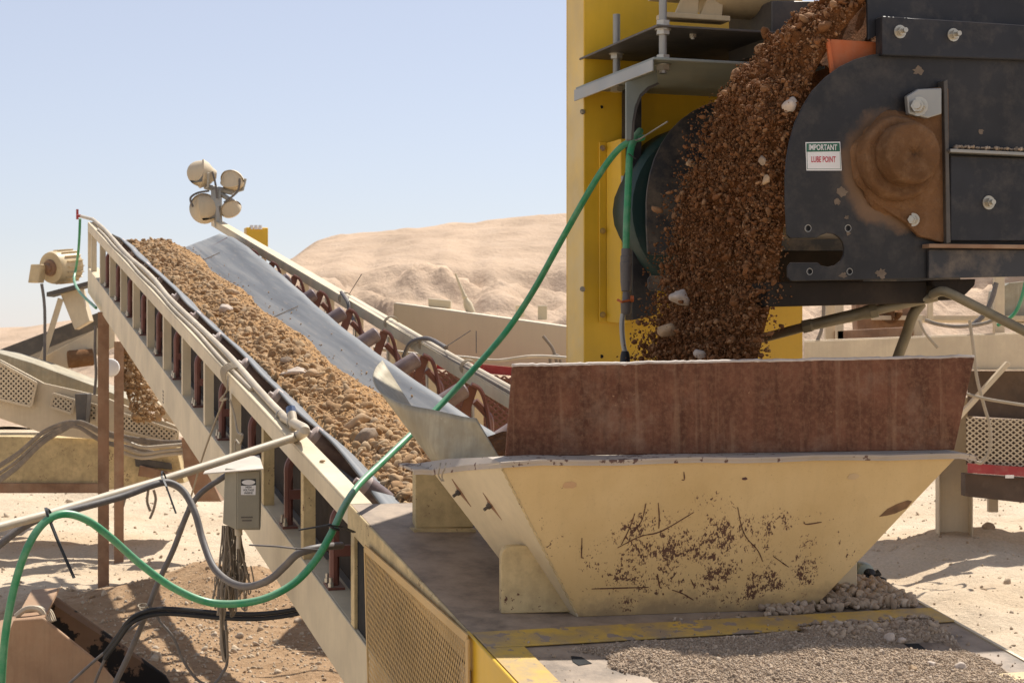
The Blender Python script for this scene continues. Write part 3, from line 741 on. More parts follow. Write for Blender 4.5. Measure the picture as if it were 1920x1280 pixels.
# folded rim
rp0 = [P(948, 850, 6.16), P(1790, 838, 6.50)]
def rimz(p, d, z): return V(p) + DH * d + UP * z
R0 = [t2 + V((-0.075, 0.02, 0.004)), t2 + V((-0.04, 0.01, 0.006)), t2 + V((-0.005, 0, 0.004)), t2.lerp(tl, 0.5) + UP * 0.006, tl + V((0, 0, 0.0))] + [tl + (tr - tl) * (i / 12) + UP * (0.004 + 0.003 * math.sin(i * 1.7)) for i in range(1, 12)] + [tr + V((0.0, 0, 0.004)), tr + V((0.075, 0.05, -0.008))]
R1 = [p + DH * 0.22 for p in R0]
for i in range(len(R1)):
    if i >= 4: R1[i] = R0[i] + DH * (rp0[0].y - tl.y) * 1.0
rows = [[p + UP * -0.010 - DH * 0.010 for p in R0], [p + UP * -0.002 - DH * 0.014 for p in R0], [p + UP * 0.004 - DH * 0.014 for p in R0], [p + UP * 0.012 for p in R1], [p + UP * 0.002 for p in R1], [p + UP * -0.004 - DH * 0.008 for p in R0], [p + UP * -0.016 - DH * 0.010 for p in R0]]
rows = list(zip(*rows)); mb = MB(); mb.loft([list(r) for r in rows] , close=True)
mb.f.append(list(range(7))); mb.f.append([len(mb.v) - 7 + i for i in range(7)])
M['rim'] = mat('worn rim paint', (0.46, 0.385, 0.30), 0.7, chips=(0.13, 0.075, 0.06), chip_t=0.585, chip_scale=26, dust=(0.36, 0.30, 0.26), dust_amt=0.6, dscale=12, var=0.3)
build('rim', mb, M['rim'], hop)
# bolts through slots on the corner panel
for px, py in ((862, 921), (920, 946)):
    p = onplane(px, py, tl, n2)
    build('bolt', bolt_mb(p, n2, 0.011, 1.6), M['steel_dark'], hop)
    mb = MB(); q0, q1 = onplane(px - 14, py - 24, tl, n2), onplane(px + 22, py + 28, tl, n2)
    mb.prism([q0 + n2 * 0.001, onplane(px + 4, py, tl, n2) + n2 * 0.001, q1 + n2 * 0.001, onplane(px, py + 3, tl, n2) + n2 * 0.001], n2 * 0.002); build('slot', mb, M['rust_brown'], hop)
mb = MB(); wq = [bl_.lerp(tl, 0.03 + 0.93 * i / 60) + N_front * 0.001 - CR * 0.002 + CR * 0.0012 * math.sin(i * 2.3) for i in range(61)]
mb.tube(wq, [0.0035 + 0.0012 * math.sin(i * 1.9) for i in range(61)], 6); build('weld_bead', mb, M['cream_pitted'], hop, smooth='auto')
# scratches
sc_px = [[(1383, 950), (1390, 985), (1400, 1008), (1420, 1030), (1430, 1052)], [(1190, 962), (1180, 990), (1165, 1020)], [(1211, 943), (1203, 975), (1187, 998)], [(1234, 942), (1236, 970), (1235, 990)],
         [(1158, 1026), (1200, 1005), (1240, 995), (1300, 960)], [(1110, 1103), (1215, 1100)], [(1232, 1075), (1237, 1100)], [(1295, 1085), (1303, 1102)], [(1450, 1042), (1478, 1062)], [(1507, 977), (1512, 982), (1540, 978)], [(1282, 884), (1283, 898), (1278, 899)], [(1091, 1008), (1090, 1045)], [(1260, 1105), (1280, 1112), (1300, 1124)]]
rsm = mat('bare rust', (0.11, 0.048, 0.026), 0.8, var=0.4, vscale=40)
for q in sc_px:
    mb = MB(); pp = catmull([onplane(x, y, tl, N_front) + N_front * 0.0015 for x, y in q], 5)
    sd0 = 0.0021
    for i in range(len(pp) - 1):
        t = pp[i + 1] - pp[i]; sdv = t.cross(N_front).normalized() * sd0 * (0.5 + 0.5 * math.sin(math.pi * (i + 0.7) / len(pp)) * random.uniform(0.25, 1.6))
        mb.obox((pp[i] + pp[i + 1]) / 2, t * 0.55, sdv, N_front * 0.0006)
    build('rust_scratch', mb, rsm, hop)
for px, py, r_, cc in ((1396, 897, 0.012, (0.08, 0.03, 0.025)), (1068, 909, 0.026, (0.56, 0.34, 0.17)), (1600, 893, 0.024, (0.58, 0.41, 0.22))):
    mb = MB(); p = onplane(px, py, tl, N_front); e1 = (br_ - bl_).normalized(); e2 = e1.cross(N_front)
    mb.prism([p + N_front * 0.0008 + e1 * math.cos(a * 0.449) * r_ * random.uniform(0.85, 1.1) + e2 * math.sin(a * 0.449) * r_ * 0.5 * random.uniform(0.8, 1.1) for a in range(14)], N_front * 0.0006)
    build('paint_patch', mb, mat('paint patch', cc, 0.6), hop)
# smear of brown grease near the right edge
mb = MB(); pp = [(1648, 968), (1664, 953), (1682, 944), (1702, 937), (1710, 939), (1700, 952), (1678, 962), (1662, 966)]
mb.prism([onplane(x, y, tl, N_front) + N_front * 0.0008 for x, y in pp], N_front * 0.0006); build('paint_patch', mb, mat('grease smear', (0.17, 0.085, 0.035), 0.6, var=0.4, vscale=30), hop)
# rusty back plate
rp = [P(948, 850, 6.16), P(1790, 838, 6.50), P(1828, 669, 6.52), P(961, 686, 6.18)]
nr = (rp[1] - rp[0]).cross(rp[3] - rp[0]).normalized()
if nr.y > 0: nr = -nr
top = [rp[3] + (rp[2] - rp[3]) * (i / 24) + UP * (0.004 * noise.noise(V((i * 0.8, 0, 3)))) for i in range(25)]
rp[0] -= UP * 0.01; rp[1] -= UP * 0.01
mb = MB(); mb.prism([rp[0], rp[1]] + top[::-1], -nr * 0.016); build('rusty_plate', mb, M['rust'], hop, 0.003)
bq = [rp[3].lerp(rp[2], i / 120) - nr * 0.008 + UP * (0.004 * noise.noise(V((i * 0.16, 0, 3))) + 0.003 * noise.noise(V((i * 0.9, 5, 1)))) for i in range(121)]
mb = MB(); mb.tube(bq, [0.0085 + 0.003 * noise.noise(V((i * 0.7, 2, 9))) for i in range(121)], 7)
build('burred_edge', mb, mat('bare burred edge', (0.50, 0.42, 0.35), 0.6, dust=(0.3, 0.2, 0.14), dust_amt=0.4, dscale=30), hop, smooth=True)
# curled chute sheet
tc = catmull([P(892, 784, 6.62), P(870, 781, 6.67), P(847, 776, 6.72), P(808, 767, 6.82), P(775, 761, 6.92), P(741, 751, 7.04), P(711, 731, 7.20), P(700, 709, 7.36), P(704, 690, 7.55), P(716, 676, 7.7)], 5)
bc = catmull([P(941, 853, 6.56), P(925, 855, 6.57), P(906, 857, 6.585), P(880, 859, 6.62), P(858, 861, 6.66), P(838, 863, 6.73), P(823, 863, 6.85), P(818, 861, 7.0), P(824, 855, 7.15), P(832, 848, 7.3)], 5)
bc = [q - UP * 0.025 for q in bc]
rows = []
for k in range(9):
    t = k / 8; rows.append([a.lerp(b2_, t)  for a, b2_ in zip(tc, bc)])
mb = MB(); mb.loft(rows); o = build('curled_chute', mb, M['galv'], hop, smooth=True)
md = o.modifiers.new('thick', 'SOLIDIFY'); md.thickness = 0.008; md.offset = 0
# support blocks under the hopper
a = [D(779, 996), D(889, 996)]
def stand(px0, px1, pyb, pyt, depth, th_m, name, lean=0.0, rnd=0.0):
    p0, p1 = D(px0, pyb), D(px1, pyb); pl = p0.copy(); ax = V((p1.x - p0.x, p1.y - p0.y, 0)).normalized(); nn = V((-ax.y, ax.x, 0))
    ht = onplane((px0 + px1) / 2, pyt, p0, V((ax.y, -ax.x, 0))).z - p0.z
    w_ = (p1 - p0).length; r = rnd
    q = [p0, p0 + ax * w_, p0 + ax * w_ + UP * ht]
    q += [p0 + UP * (ht - r + r * math.sin(t)) + ax * (r - r * math.cos(t)) for t in [math.pi / 2 - i * math.pi / 8 for i in range(5)]] if r else [p0 + UP * ht]
    m_ = MB(); m_.prism(q, nn * depth); return build(name, m_, th_m, hop, 0.003)
stand(779, 888, 990, 884, 0.10, M['cream_pitted'], 'support_block', rnd=0.012)
stand(940, 1075, 1150, 1022, 0.05, M['cream_pitted'], 'support_block', rnd=0.035)
mb = MB(); pa, pb_ = D(776, 997), D(893, 997); mb.hexa([pa, pb_, pb_ + DH * 0.13, pa + DH * 0.13, pa + UP * 0.012, pb_ + UP * 0.012, pb_ + DH * 0.13 + UP * 0.012, pa + DH * 0.13 + UP * 0.012]); build('foot_plate', mb, M['cream_pitted'], hop)
stand(1560, 1607, 1112, 1045, 0.05, M['cream'], 'support_block')
# string tied round the rim
mb = MB(); p = P(832, 880, 6.36)
for dx_ in (-6, 4):
    mb.tube(catmull([P(832 + dx_, 868, 6.40), P(830 + dx_, 878, 6.36), P(826 + dx_ * 0.6, 892, 6.37), P(831 + dx_ * 0.3, 902, 6.37)], 5), 0.003, 5)
solo('string', 'thin pale string tied round the left end of the hopper rim', 'string', mb, M['rope'])
# stuff: soil inside the hopper
rows = []
for j in range(30):
    rows.append([C(0.35 + 1.35 * i / 40, -1.05 + 1.15 * j / 29, 0.30 + 0.22 * math.exp(-((0.35 + 1.35 * i / 40 - 0.85) / 0.4) ** 2 - ((j / 29 - 0.5) / 0.4) ** 2) + 0.03 * fbm(i, j, 0.3)) for i in range(41)])
mb = MB(); mb.loft(rows)
o = build('hopper_dirt', mb, M['fall_dirt'], smooth=True); tag(o, 'brown soil filling the hopper behind the rusty plate', 'dirt', kind='stuff')

# ---- gravel on the deck ------------------------------------------------------
def grav(px, py):
    """height of gravel on the front deck, from deck coordinates"""
    return 0
def deck_gravel_h(u, s):
    e = 0.035 * fbm(u, s, 4.5, 3, 2)
    d = min(sstep(0.10, 0.24, u + e), sstep(-1.66, -1.78, s + e * 0.8) if u < 1.15 else sstep(-1.60, -1.72, s + e), sstep(1.72, 1.55, u + e))
    d *= sstep(0.16, 0.40, u - 0.9 * max(0, -1.80 - s) + e * 1.5)
    d *= max(0, 1 - 2.2 * math.exp(-((u - 0.267) / 0.10) ** 2 - ((s + 1.815) / 0.07) ** 2))
    d *= max(0, 1 - 2.2 * math.exp(-((u - 1.48) / 0.09) ** 2 - ((s + 1.90) / 0.06) ** 2) - 0.6 * sstep(1.45, 1.6, u) * sstep(-1.75, -1.85, s))
    return 0.030 * max(0, d) * (1 + 0.5 * fbm(u, s, 5, 3, 6))
rows = [[C(0.05 + 1.70 * i / 110, -2.32 + 0.75 * j / 60, deck_gravel_h(0.05 + 1.70 * i / 110, -2.32 + 0.75 * j / 60) + 0.001 - (0.02 if deck_gravel_h(0.05 + 1.70 * i / 110, -2.32 + 0.75 * j / 60) < 0.003 else 0)) for i in range(111)] for j in range(61)]
mb = MB(); mb.loft(rows); o = build('gravel_bed', mb, M['gravel_bed'], smooth=True); tag(o, 'grey tan gravel fines spread over the front of the deck', 'gravel', kind='stuff')
pts, szs = [], []
while len(pts) < 26000:
    u, s = rng.uniform(0.08, 1.74), rng.uniform(-2.32, -1.60); h = deck_gravel_h(u, s)
    if h < 0.004 and (rng.random() > 0.02 or abs(u - 0.267) < 0.06 or abs(u - 1.48) < 0.06): continue
    sz = min(0.010, 0.0017 + 0.0013 * rng.exponential(1.0))
    if u > 1.2 and s > -1.85 and rng.random() < 0.05: sz = rng.uniform(0.006, 0.017)
    pts.append(C(u, s, h + 0.002 + (0.01 if -1.66 < s < -1.5 else 0))[:]); szs.append(sz)
me = rock_mesh('deck_gravel', pts, szs, big=0.008)
tag(link('deck_gravel', me, M['gravel']), 'small grey tan gravel spilt over the front deck', 'gravel', kind='stuff')
pts, szs = [], []
for i in range(800):                                         # pile of stones to the right of the hopper
    u, s = rng.uniform(1.12, 1.76), rng.uniform(-1.47, -1.12)
    h = 0.038 * max(0, 1 - abs(u - 1.45) / 0.34) * max(0, 1 - abs(s + 1.30) / 0.25)
    sz = rng.uniform(0.007, 0.022); pts.append(C(u, s, max(0, h * rng.uniform(0.2, 1)) + sz * 0.6)[:]); szs.append(sz)
for i in range(26):
    u, s = rng.uniform(0.75, 1.25), rng.uniform(-1.49, -1.46); sz = rng.uniform(0.005, 0.013); pts.append(C(u, s, sz * 0.5)[:]); szs.append(sz)
me = rock_mesh('stone_pile', pts, szs, big=0.01); tag(link('stone_pile', me, M['gravel']), 'small heap of rounded grey stones right of the hopper foot', 'stones', kind='stuff')
for px, py, r, lb in ((1668, 1195, 0.022, 'pale round stone on the deck near the yellow stripe'), (1647, 1182, 0.017, 'pale stone touching the back of the gravel'), (1712, 1253, 0.016, 'reddish pebble on the sunlit gravel'), (1800, 1252, 0.024, 'pale angular stone nearest the deck end beam'), (1745, 1245, 0.020, 'round stone just in front of the right deck slot'), (1690, 1200, 0.015, 'small pale stone right of the round deck stone')):
    one_rock('deck_stone', lb, D(px, py, 0.02 + r * 0.4), r, M['pale_rock'] if 'red' not in lb else M['tan_rock'], int(px) % 6, (1.1, 0.9, 0.75), (0, 0, px * 0.1))
for px, py, r, lb in ((1510 / 3.368 * 0 + 629, 1120, 0.022, 'brown stone lying on the lower chord by the guard'), (634, 1135, 0.014, 'small brown stone below the other on the lower chord')):
    one_rock('chord_stone', lb, LP(px, py, 0.07) + UP * 0.0, r, M['tan_rock'], int(py) % 6, (1.1, 0.8, 0.7))
for px, py, r, lb in ((604, 876, 0.012, 'tiny pinkish stone on the sunlit top chord'), (660, 934, 0.012, 'flat chip of stone on the top chord beside the hose')):
    p = LP(px, py, 0.05); u, s, _ = dus(p); one_rock('chord_stone', lb, C(0.05, s, 0.006), r, M['tan_rock'], int(px) % 6, (1.3, 0.8, 0.6))

# small grey motor behind the hopper foot
mt = thing('hydraulic_motor', 'small grey round motor lying behind the right foot of the hopper', 'motor', P(1625, 1100, 7.0))
pm = P(1624, 1074, 6.95); ax = V((0.25, -1, 0.05)).normalized()
mb = MB(); mb.lathe(pm - ax * 0.12, ax, [(0, 0.03), (0.0, 0.042), (0.10, 0.042), (0.12, 0.036), (0.13, 0.02)], 20); build('body', mb, M['teal'], mt, smooth='auto')
mb = MB(); mb.lathe(pm + ax * 0.01 + V((0.006, 0, -0.002)), ax, [(0, 0.022), (0.02, 0.022), (0.021, 0.012), (0.008, 0.012)], 16); build('shaft_ring', mb, M['black'], mt, smooth='auto')
mb = MB(); mb.tube([pm + V((0.03, 0.03, -0.02)), pm + V((0.075, 0.0, -0.035))], 0.015, 10); mb.tube([pm + V((0.03, 0.03, -0.02)), pm + V((0.06, 0.03, 0.0))], 0.014, 10); build('port_fitting', mb, M['black'], mt, smooth='auto')

# ================================================================== FEEDER (dark slate machine)
EU = (CR + UP * 0.031).normalized(); EN = -DH
fd = thing('belt_feeder', 'dark slate feeder frame with bearing pouring soil into the hopper', 'feeder', V((FP(1700, 527).x, FP(1700, 527).y, FP(1700, 527).z)))
def arc(cx, cy, rx, ry, a0, a1, n): return [(cx + rx * math.cos(math.radians(a0 + (a1 - a0) * i / n)), cy - ry * math.sin(math.radians(a0 + (a1 - a0) * i / n))) for i in range(n + 1)]
plate = [(1477, 520), (1477, 500), (1483, 492), (1533, 492)] + arc(1553, 468, 30, 31, 232, -128 + 360 - 8 - 232 + 0, 2)[:0] + [(1541, 498), (1553, 500), (1566, 497), (1576, 489), (1582, 478), (1583, 466), (1580, 454), (1573, 445), (1563, 439), (1551, 437), (1540, 441), (1532, 446)] + \
    [(1482, 447), (1476, 441), (1473, 380), (1473, 330), (1475, 300), (1481, 265), (1491, 230), (1505, 200), (1524, 170), (1548, 145), (1575, 125), (1604, 111), (1632, 103), (1665, 100), (2150, 108), (2150, 514), (1483, 527)]
np_ = mat('dusty slate plate', (0.0225, 0.0215, 0.0225), 0.5, dust=(0.10, 0.082, 0.066), dust_amt=0.42, dscale=7, streak=0.0, var=0.35, chips=(0.22, 0.165, 0.12), chip_t=0.845, chip_scale=26, bump=0.06, up_dust=(0.3, 0.24, 0.18), spec=0.35)
nt = np_.node_tree; b = nt.nodes['Principled BSDF']; lk = b.inputs['Base Color'].links[0]; src = lk.from_socket
cob = nt.nodes.new('ShaderNodeTexCoord').outputs['Object']; hp = FP(1672, 318) - fd.location
vm = nt.nodes.new('ShaderNodeVectorMath'); vm.operation = 'DISTANCE'; nt.links.new(cob, vm.inputs[0]); vm.inputs[1].default_value = hp
dz = math_n(nt, 'ADD', vm.outputs['Value'], math_n(nt, 'MULTIPLY', math_n(nt, 'SUBTRACT', tex(nt, cob, 7, 6, 0.65), 0.5), 0.16))
f = ramp(nt, dz, [(0.19, 0.92), (0.225, 0.7), (0.258, 0.0)])
nt.links.new(mix(nt, f, src, (0.20, 0.115, 0.06)), b.inputs['Base Color'])
mb = MB(); mb.prism([FP(x, y) for x, y in plate], DH * 0.012); build('side_plate', mb, np_, fd, 0.0025)
# far side plate, drum and feeder belt
DL = 1.42
mb = MB(); mb.prism([FP(x, y) + DH * DL for x, y in plate], DH * 0.012); build('side_plate', mb, M['navy_dirty'], fd, 0.002)
mb = MB(); mb.cyl(F0 + DH * 0.1, F0 + DH * (DL - 0.08), 0.25, 36); build('head_drum', mb, M['black'], fd, smooth='auto')
rows = []
for s in (0.12, DL - 0.1):
    r = [F0 + DH * s + EU * 2.2 + UP * (-0.262)] + [F0 + DH * s + (EU * math.sin(a) * 0 + V((CR.x, CR.y, 0)) * (-math.cos(a) * 0.262)) + UP * (math.sin(a) * 0.262) for a in [math.radians(-90 + 180 * i / 20) for i in range(21)]] + [F0 + DH * s + EU * 2.2 + UP * 0.262]
    rows.append(r)
mb = MB(); mb.loft(rows); o = build('feeder_belt', mb, M['steel_dark'], fd, smooth=True); md = o.modifiers.new('t', 'SOLIDIFY'); md.thickness = 0.012
def fbox(px0, py0, px1, py1, s0, s1, m, name, bev=0.002, s_ref=None):
    r = s0 if s_ref is None else s_ref
    q = [FP(px0, py0, r), FP(px1, py0, r), FP(px1, py1, r), FP(px0, py1, r)]
    q = [p + DH * (s0 - r) for p in q]
    m_ = MB(); m_.prism(q, DH * (s1 - s0)); return build(name, m_, m, fd, bev)
def fpoly(pp, s0, s1, m, name, bev=0.002):
    m_ = MB(); m_.prism([FP(x, y, s0) for x, y in pp], DH * (s1 - s0)); return build(name, m_, m, fd, bev)
# upper skirt plate and channel with its bolts
fpoly([(1626, -28), (2150, -20), (2150, 60), (1660, 60), (1628, 75)], 0.03, 0.045, M['navy'], 'skirt_plate')
fpoly([(1655, 30), (2150, 62), (2150, 120), (1655, 104)], -0.03, 0.028, M['navy'], 'upper_channel', 0.004)
for px, py in ((1687, 60), (1787, 66)): build('bolt', bolt_mb(FP(px, py, -0.03), EN, 0.018, 1.4), M['bolt'], fd, smooth='auto')
fpoly([(1628, -60), (2150, -60), (2150, 60), (1632, 80)], DL - 0.02, DL, M['navy_dirty'], 'skirt_plate')
# orange wiper
fpoly([(1553, 73), (1660, 80), (1660, 140), (1565, 150)], 0.06, 0.075, M['orange'], 'wiper', 0.002)
fpoly([(1550, 73), (1556, 73), (1568, 150), (1560, 150)], 0.045, 0.059, M['orange'], 'wiper', 0.002)
fpoly([(1381, 137), (1402, 135), (1402, 165), (1381, 165)], DL - 0.1, DL - 0.08, M['orange'], 'wiper')
# grey end of the cross tube behind the soil
fpoly([(1447, 2), (1552, 2), (1552, 95), (1447, 95)], 0.9, 1.35, M['steel_dark'], 'cross_tube', 0.004)
# ledge, lower panel and lower flange on the right
fpoly([(1782, 279), (2150, 296), (2150, 302), (1782, 285)], -0.07, -0.001, M['steel'], 'ledge', 0.001)
fpoly([(1782, 292), (2150, 306), (2150, 452), (1782, 452)], -0.035, -0.002, M['navy'], 'lower_panel', 0.004)
fpoly([(1742, 457), (2150, 461), (2150, 468), (1742, 464)], -0.055, -0.002, M['rust_brown'], 'lower_flange', 0.001)
fpoly([(1742, 468), (2150, 470), (2150, 513), (1742, 522)], -0.018, -0.002, M['navy_dirty'], 'lower_rail', 0.002)
build('bolt', bolt_mb(FP(1853, 380, -0.035), EN, 0.019, 0.8), M['bolt'], fd, smooth='auto')
# gravel dust on the ledge
pts, szs = [], []
for i in range(240):
    px = rng.uniform(1784, 1930); p = FP(px, 279 + (px - 1782) * 0.046, 0) + EN * rng.uniform(0.005, 0.06); sz = 0.003 + 0.003 * rng.exponential(1); pts.append((p + UP * 0.003)[:]); szs.append(min(sz, 0.014))
me = rock_mesh('ledge_gravel', pts, szs); tag(link('ledge_gravel', me, M['gravel']), 'crumbs of gravel along the narrow ledge of the feeder', 'gravel', kind='stuff')
# bearing block
brg = MB(); brg.prism([FP(x, y, -0.028) for x, y in ((1702, 180), (1722, 168), (1766, 163), (1779, 165), (1782, 440), (1772, 456), (1725, 443), (1700, 418), (1640, 380), (1612, 330), (1612, 270), (1640, 236), (1690, 222), (1704, 215))], DH * 0.027)
bo = build('bearing_block', brg, M['soil_cake'], fd, 0.006, seg=2)
mb = MB(); mb.prism([FP(x, y, -0.055) for x, y in ((1701, 180), (1722, 167), (1766, 165), (1766, 214), (1740, 222), (1704, 214))], DH * 0.0265); build('block_lug', mb, M['steel'], bo, 0.005, seg=2)
mb = MB(); mb.prism([FP(x, y, -0.05) for x, y in ((1770, 152), (1777, 149), (1783, 455), (1775, 457))], DH * 0.0485); build('guide_rail', mb, M['steel_dark'], bo, 0.002)
build('bolt', bolt_mb(FP(1722, 200, -0.056), V((-0.35, -0.94, 0)), 0.026, 0.5), M['bolt'], bo, smooth='auto')
build('bolt', bolt_mb(FP(1712, 412, -0.028), V((-0.4, -0.92, 0)), 0.018, 0.6), M['bolt'], bo, smooth='auto')
# soil-caked hub
hubc = FP(1690, 305, 0)
def cake(c, axis, prof, amp, sc_, n=64, seed=0):
    m_ = MB(); axis = V(axis).normalized(); e1 = axis.cross(UP).normalized(); e2 = e1.cross(axis); rows = []
    for i, (d, r) in enumerate(prof):
        row = []
        for k in range(n):
            a = 2 * math.pi * k / n; dirn = e1 * math.cos(a) + e2 * math.sin(a)
            rr = r * (1 + amp * noise.fractal(V((math.cos(a) * sc_, math.sin(a) * sc_, d * 20 + seed)), 1, 2, 4)); row.append(c + axis * (d + amp * 0.12 * noise.noise(V((k * 0.9, i * 1.3, seed)))) + dirn * rr)
        rows.append(row)
    m_.loft(rows, close=True); m_.f.append([len(m_.v) - n + k for k in range(n)]); return m_
build('hub_dirt', cake(FP(1684, 308, 0), EN, [(0.001, 0.21), (0.012, 0.205), (0.03, 0.186), (0.036, 0.172), (0.030, 0.10)], 0.12, 2.2, seed=3), M['soil_cake'], bo, smooth=True)
build('hub', cake(FP(1669, 300, 0), EN, [(0.03, 0.168), (0.055, 0.170), (0.082, 0.163), (0.092, 0.153), (0.090, 0.140), (0.080, 0.110)], 0.05, 2.4, seed=8), M['soil_cake'], bo, smooth=True)
build('shaft_end', cake(FP(1672, 294, 0), EN, [(0.06, 0.124), (0.155, 0.122), (0.168, 0.118), (0.174, 0.104), (0.172, 0.05), (0.174, 0.012), (0.164, 0.009)], 0.025, 2.0, seed=5), M['soil_cake'], bo, smooth=True)
# holes in the plate
for px, py, r in ((1515, 428, 0.011), (1590, 428, 0.011), (1518, 509, 0.010), (1593, 509, 0.010)):
    mb = MB(); mb.cyl(FP(px, py, -0.0005), FP(px, py, -0.0015), r, 16); h_ = build('bolt_hole', mb, M['void'], fd)
    mb = MB(); ring = [FP(px, py, -0.0008) + (EU * math.cos(a) + UP * math.sin(a)) * (r + 0.0025) for a in [2 * math.pi * k / 16 for k in range(17)]]; mb.tube(ring, 0.002, 5, cap=False); build('hole_rim', mb, M['steel'], h_)
# splashes of pale mud
for px, py, r in ((1722, 133, 0.026), (1578, 360, 0.028), (1570, 378, 0.018), (1588, 408, 0.012), (1652, 513, 0.028), (1580, 516, 0.02), (1590, 438, 0.012), (1838, 247, 0.016)):
    mb = MB(); mb.prism([FP(px, py, -0.0006) + EU * math.cos(a) * r * random.uniform(0.5, 1.2) + UP * math.sin(a) * r * random.uniform(0.4, 0.9) for a in [2 * math.pi * k / 15 for k in range(15)]], EN * 0.0008)
    build('mud_splash', mb, mat('dried mud', (0.165, 0.125, 0.09), 0.9, var=0.4, vscale=20), fd)
# sticker
st_o = FP(1543, 293, -0.001)
mb = MB(); mb.prism([FP(x, y, -0.0006) for x, y in ((1510, 267), (1575, 266), (1578, 320), (1512, 320))], EN * 0.0012); sk = build('sticker', mb, M['white'], fd)
sk['label'] = 'white and green sticker reading IMPORTANT LUBE POINT'
mb = MB(); mb.prism([FP(x, y, -0.0018) for x, y in ((1512, 269), (1574, 268), (1575, 284), (1512, 285))], EN * 0.0006); build('header', mb, M['sgreen'], sk)
text_mesh('IMPORTANT', 0.125, FP(1543, 276.5, -0.0024), EU, UP, EN, M['white'], sk, 'lettering', 0.023)
text_mesh('LUBE POINT', 0.108, FP(1544, 299, -0.0018), EU, UP, EN, M['sred'], sk, 'lettering', 0.024)
fr = MB()
for a_, b_ in (((1513, 285), (1514, 318)), ((1514, 317), (1576, 317)), ((1576, 318), (1575, 285))): fr.beam(FP(*a_, -0.002), FP(*b_, -0.002), 0.0015, 0.0008, side=(EU if a_[0] == b_[0] - 1 or a_[0] == b_[0] + 1 else UP), up=EN)
build('border', fr, M['sgreen'], sk)
# dark cross beams below
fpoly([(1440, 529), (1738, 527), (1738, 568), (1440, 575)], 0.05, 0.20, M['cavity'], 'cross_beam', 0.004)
fpoly([(1455, 470), (1620, 470), (1620, 540), (1455, 540)], 0.75, 0.80, M['cavity'], 'dark_backing', 0.004)
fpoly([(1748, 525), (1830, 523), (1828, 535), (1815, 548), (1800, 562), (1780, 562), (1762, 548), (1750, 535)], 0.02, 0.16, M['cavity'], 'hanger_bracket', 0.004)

# soil riding on the feeder belt
rows = []
for j in range(40):
    q = 1.25 * j / 39; row = []
    for i in range(50):
        f = i / 49; s = 0.05 + 1.25 * f
        row.append(F0 + DH * s + EU * (-0.16 + q) + UP * (0.27 + (0.62 * sstep(-0.12, 0.55, q) + 0.10) * math.sin(math.pi * min(1, max(0, f))) ** 0.3 + 0.05 * fbm(s, q, 6, 5, 3)))
    rows.append(row)
mb = MB(); mb.loft(rows); tag(build('feeder_soil', mb, M['fall_dirt'], smooth=True), 'deep bed of dark soil riding on the feeder belt above the wiper', 'soil', kind='stuff')
# ---- falling soil ------------------------------------------------------------
path = catmull([FP(1730, -70), FP(1655, -40), FP(1597, 15), FP(1540, 95), FP(1500, 190), FP(1482, 290), FP(1473, 400), FP(1459, 520), FP(1432, 640), FP(1408, 760)], 10)
NPATH = len(path)
def path_at(t):
    k = t * (NPATH - 1); i = min(int(k), NPATH - 2); return path[i].lerp(path[i + 1], k - i)
def out_dir(t):
    a, b_ = path_at(max(0, t - 0.02)), path_at(min(1, t + 0.02)); d = (b_ - a).normalized(); n = DH.cross(d); return n if n.x < 0 or n.z > 0 else -n
rows = []
NS, NT = 100, 260
th = lambda t: 0.13 * (1 - 0.5 * t) * (0.55 + 0.45 * sstep(0, 0.25, t))
SMAX = lambda t: 0.38 + 0.38 * sstep(0.08, 0.36, t) + 0.36 * sstep(0.34, 0.78, t)
for j in range(NT):
    t = 0.97 * j / (NT - 1); p = path_at(t); n = out_dir(t); row = []
    s0, s1 = 0.06 + 0.07 * t, SMAX(t) * (1 - 0.06 * t)
    for i in range(NS):                                     # outer skin then inner skin
        f = i / (NS - 1); s = s0 + (s1 - s0) * f
        edge = math.sin(math.pi * f) ** 0.35
        a = noise.fractal(V((s * 4.5, t * 9, 2)), 1, 2, 5); c_ = noise.fractal(V((s * 15, t * 26, 7)), 1, 2, 4); c5 = noise.fractal(V((s * 55, t * 85, 5)), 1, 2, 3)
        row.append(p + DH * s + n * (th(t) * edge * (0.55 + 0.75 * a) + 0.04 * c_ + 0.010 * c5 - 0.02 - 0.03 * t))
    for i in range(NS):
        f = 1 - i / (NS - 1); s = s0 + (s1 - s0) * f; row.append(p + DH * s - n * 0.05)
    rows.append(row)
mb = MB(); mb.loft(rows, close=True)
core = build('falling_soil', mb, M['fall_dirt'], smooth=True); tag(core, 'dense brown soil sliding off the feeder belt', 'soil', kind='stuff')
pts, szs = [], []
